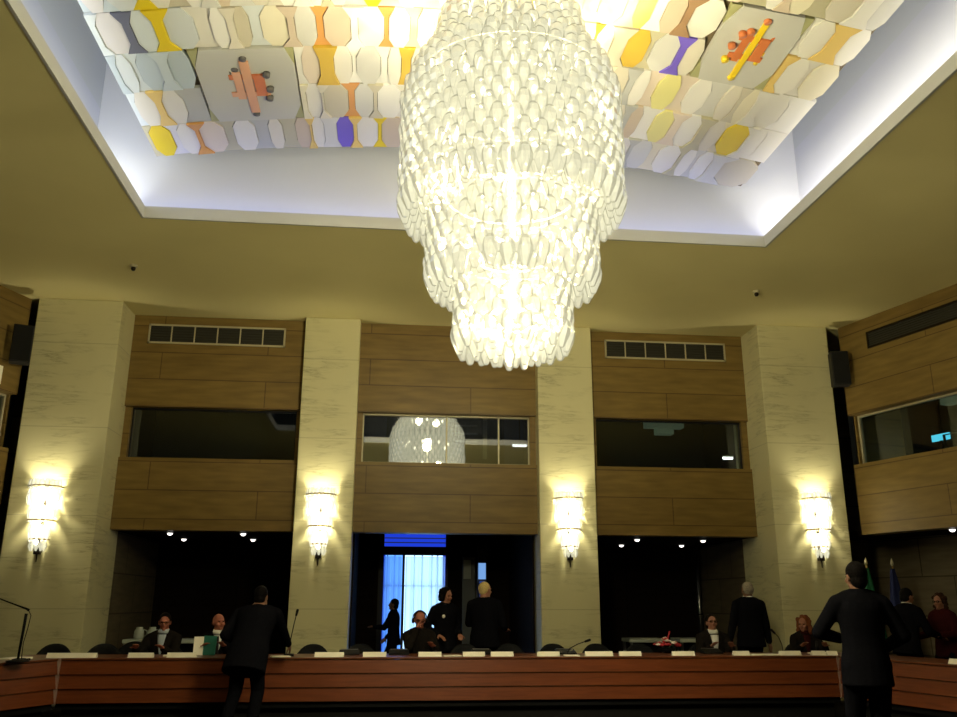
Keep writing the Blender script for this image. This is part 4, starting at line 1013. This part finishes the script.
    for ex in extras:
        if ex == 'glasses':
            g = MB()
            for sx in (-1, 1):
                g.tube([V(HM @ V((sx*.031+.021*math.cos(a*PI/6), .098, .001+.016*math.sin(a*PI/6)))) for a in range(13)], .0035, 6)
                g.tube([V(HM @ V(q)) for q in ((sx*.052, .096, .004), (sx*.080, .05, .006), (sx*.082, -.01, .0))], .003, 6)
            g.tube([V(HM @ V((-.010, .100, .004))), V(HM @ V((.010, .100, .004)))], .003, 6); g.build('glasses', M['dark'], b_o)
        if ex == 'headphones':
            g = MB(); g.tube([V(HM @ V((.094*math.cos(a*PI/12), -.01, .018+.104*math.sin(a*PI/12)))) for a in range(13)], .008, 8)
            hp_o = g.build('headphones', M['dark'], b_o)
            for sx in (-1, 1):
                c2 = MB(); c2.ell((sx*.090, -.006, -.008), (.020, .034, .040), 14, T=HM); c2.build('ear_cup', M['dark'], hp_o)
        if ex == 'badge':
            c2 = chest(.36, .09*s, .006); g = MB(); g.ell(tuple(c2), (.026, .010, .026), 14, m=8); g.build('badge', M['paper'], b_o)
        if ex == 'lapels':
            pass
    return b_o

R_ = math.radians
# seated behind the long desk (facing the camera: rz = 180)
person('seated man with glasses in dark jacket and open pale blue shirt', (-2.90, 12.36, 0), R_(180), 1.74, pz=.51, lean=4, lh=(-.10, .46, .86), rh=(.24, .42, .86), hyaw=8, skin='skinp', suit='brownjacket', shirt='shirt', extras=('glasses',), hair='hairblack')
person('bald seated man in suit and tie reading the teal folder', (-2.20, 12.36, 0), R_(190), 1.74, pz=.51, lean=8, hyaw=25, hpitch=-14, lh=(-.08, .46, .88), rh=(.16, .50, .88), skin='skinp', suit='suit', shirt='shirtw', tie=True, style='fringe', hair='hairbrown')
person('seated man with headphones resting his chin on his hand', (.50, 12.40, 0), R_(182), 1.78, pz=.53, lean=8, hpitch=-4, lh=(-.16, .34, .86), rh=(.05, .24, 1.08), re=(.4, .6, -1), skin='skinp', suit='brownjacket', shirt=None, style='crop_back', wide=.92, hair='hairbrown', extras=('headphones', 'glasses'))
person('young dark haired man with open white collar looking down at the desk', (4.66, 12.38, 0), R_(178), 1.74, pz=.51, lean=8, hpitch=-20, lh=(-.14, .42, .86), rh=(.14, .42, .86), skin='skin', suit='brownjacket', shirt='shirtw', vneck=.34, hair='hairblack', style='short', extras=('glasses',))
person('seated woman with reddish hair in a dark jacket', (6.07, 12.40, 0), R_(170), 1.68, pz=.51, lean=3, hyaw=-35, lh=(-.16, .38, .86), rh=(.16, .40, .86), skin='skin', suit='brownjacket', shirt='maroon', woman=True, hair='hairred', style='bob')
# standing behind the desk
person('woman with curly dark hair standing in black with a white badge', (.90, 13.05, 0), R_(205), 1.69, hyaw=20, hpitch=6, lh=(-.16, .16, .98), rh=(.18, .14, .98), skin='skin', suit='suit', shirt=None, woman=True, wide=1.12, hair='hairblack', style='curly', extras=('badge',))
person('fair haired man in black suit standing with his back half turned', (1.50, 13.15, 0), R_(-30), 1.78, lh=(-.26, .36, 1.12), rh=(.22, .26, 1.06), hyaw=-22, skin='skin', suit='suit', shirt='shirtw', wide=1.22, hair='hairblond', style='crop_back')
person('grey haired man in dark suit standing with his back to the camera', (5.50, 12.95, 0), R_(6), 1.80, wide=1.12, lh=(-.33, .06, .86), rh=(.33, .06, .86), skin='skind', suit='suit', shirt='shirtw', hair='hairgrey', style='thinning')
# person by the door
person('distant silhouetted person reaching out beside the blue door', (.20, 16.25, 0), R_(80), 1.53, lean=2, lh=(-.04, .36, 1.00), rh=(.10, .16, .80), hpitch=-8, lf=(-.09, -.14, .075), rf=(.10, .14, .075), skin='skind', suit='navy', trou='navy', shirt=None, hair='hairblack', style='short')
# foreground
person('tall man in dark suit standing with his back to the camera before the right desk', (4.10, 7.3, 0), R_(-14), 1.84, wide=1.0, lh=(-.12, .26, 1.14), rh=(.20, .22, 1.05), le=(-1, -.4, -.2), re=(.8, -.5, -.4), hyaw=18, skin='skind', suit='suit', hair='hairblack', style='short', shirt=None, hem=-.19, lf=(-.10, 0, .085), rf=(.10, -.03, .085))
person('dark clad man bending over the long desk at left with his back turned', (-1.50, 10.45, 0), R_(-14), 1.72, lean=27, py=-.02, lh=(-.28, .30, .98), rh=(.25, .66, .875), hpitch=-25, wide=1.32, skin='skind', suit='suit', hair='hairblack', style='short', shirt=None, lf=(-.18, -.14, .085), rf=(.10, -.05, .085), hem=-.26)
# greeting pair behind the right desk
person('dark haired man in suit leaning in to greet the woman at right', (7.22, 11.74, 0), R_(-72), 1.70, lean=9, hyaw=-6, hpitch=4, lh=(-.24, .36, 1.06), rh=(.24, .38, 1.0), skin='skin', suit='suit', shirt='shirtw', hair='hairblack', style='short', wide=1.08)
person('woman with long wavy dark hair and glasses in dark red', (7.90, 11.86, 0), R_(100), 1.62, lean=3, hyaw=16, lh=(-.20, .30, 1.02), rh=(.20, .32, .98), skin='skin', suit='maroon', trou='suit', woman=True, wide=1.15, shirt=None, hair='hairbrown', style='long', extras=('glasses',))
bpy.context.view_layer.update()
dg = bpy.context.evaluated_depsgraph_get()
new = [(o, bpy.data.meshes.new_from_object(o.evaluated_get(dg))) for o in TODO]
for o, me in new:
    o.modifiers.clear(); old = o.data; o.data = me; me.name = o.name; bpy.data.meshes.remove(old)
    for p_ in me.polygons: p_.use_smooth = True

# ------------------------------------------------------------------ world, camera, view
wd = bpy.data.worlds.new('world'); SC.world = wd; wd.use_nodes = True
wd.node_tree.nodes['Background'].inputs['Color'].default_value = (.05, .055, .07, 1); wd.node_tree.nodes['Background'].inputs['Strength'].default_value = .3
cam = bpy.data.cameras.new('camera'); cam.sensor_width = 36; cam.lens = 853.18/957*36; cam.clip_start = .05; cam.clip_end = 100
co = bpy.data.objects.new('camera', cam); COL.objects.link(co); SC.camera = co
pt, yw, rl = .277048, .105617, .003177
f = V((math.sin(yw)*math.cos(pt), math.cos(yw)*math.cos(pt), math.sin(pt))); r = V((math.cos(yw), -math.sin(yw), 0)); u = r.cross(f)
r2 = r*math.cos(rl)+u*math.sin(rl); u2 = u*math.cos(rl)-r*math.sin(rl)
co.matrix_world = Matrix.Translation((0, 0, 1.45)) @ Matrix(((r2.x, u2.x, -f.x), (r2.y, u2.y, -f.y), (r2.z, u2.z, -f.z))).to_4x4()
SC.view_settings.view_transform = 'Standard'; SC.view_settings.look = 'None'; SC.view_settings.gamma = 1; SC.view_settings.use_curve_mapping = False
SC.view_settings.exposure = 0.
SC.cycles.max_bounces = 8; SC.cycles.transparent_max_bounces = 24; SC.cycles.sample_clamp_indirect = 4
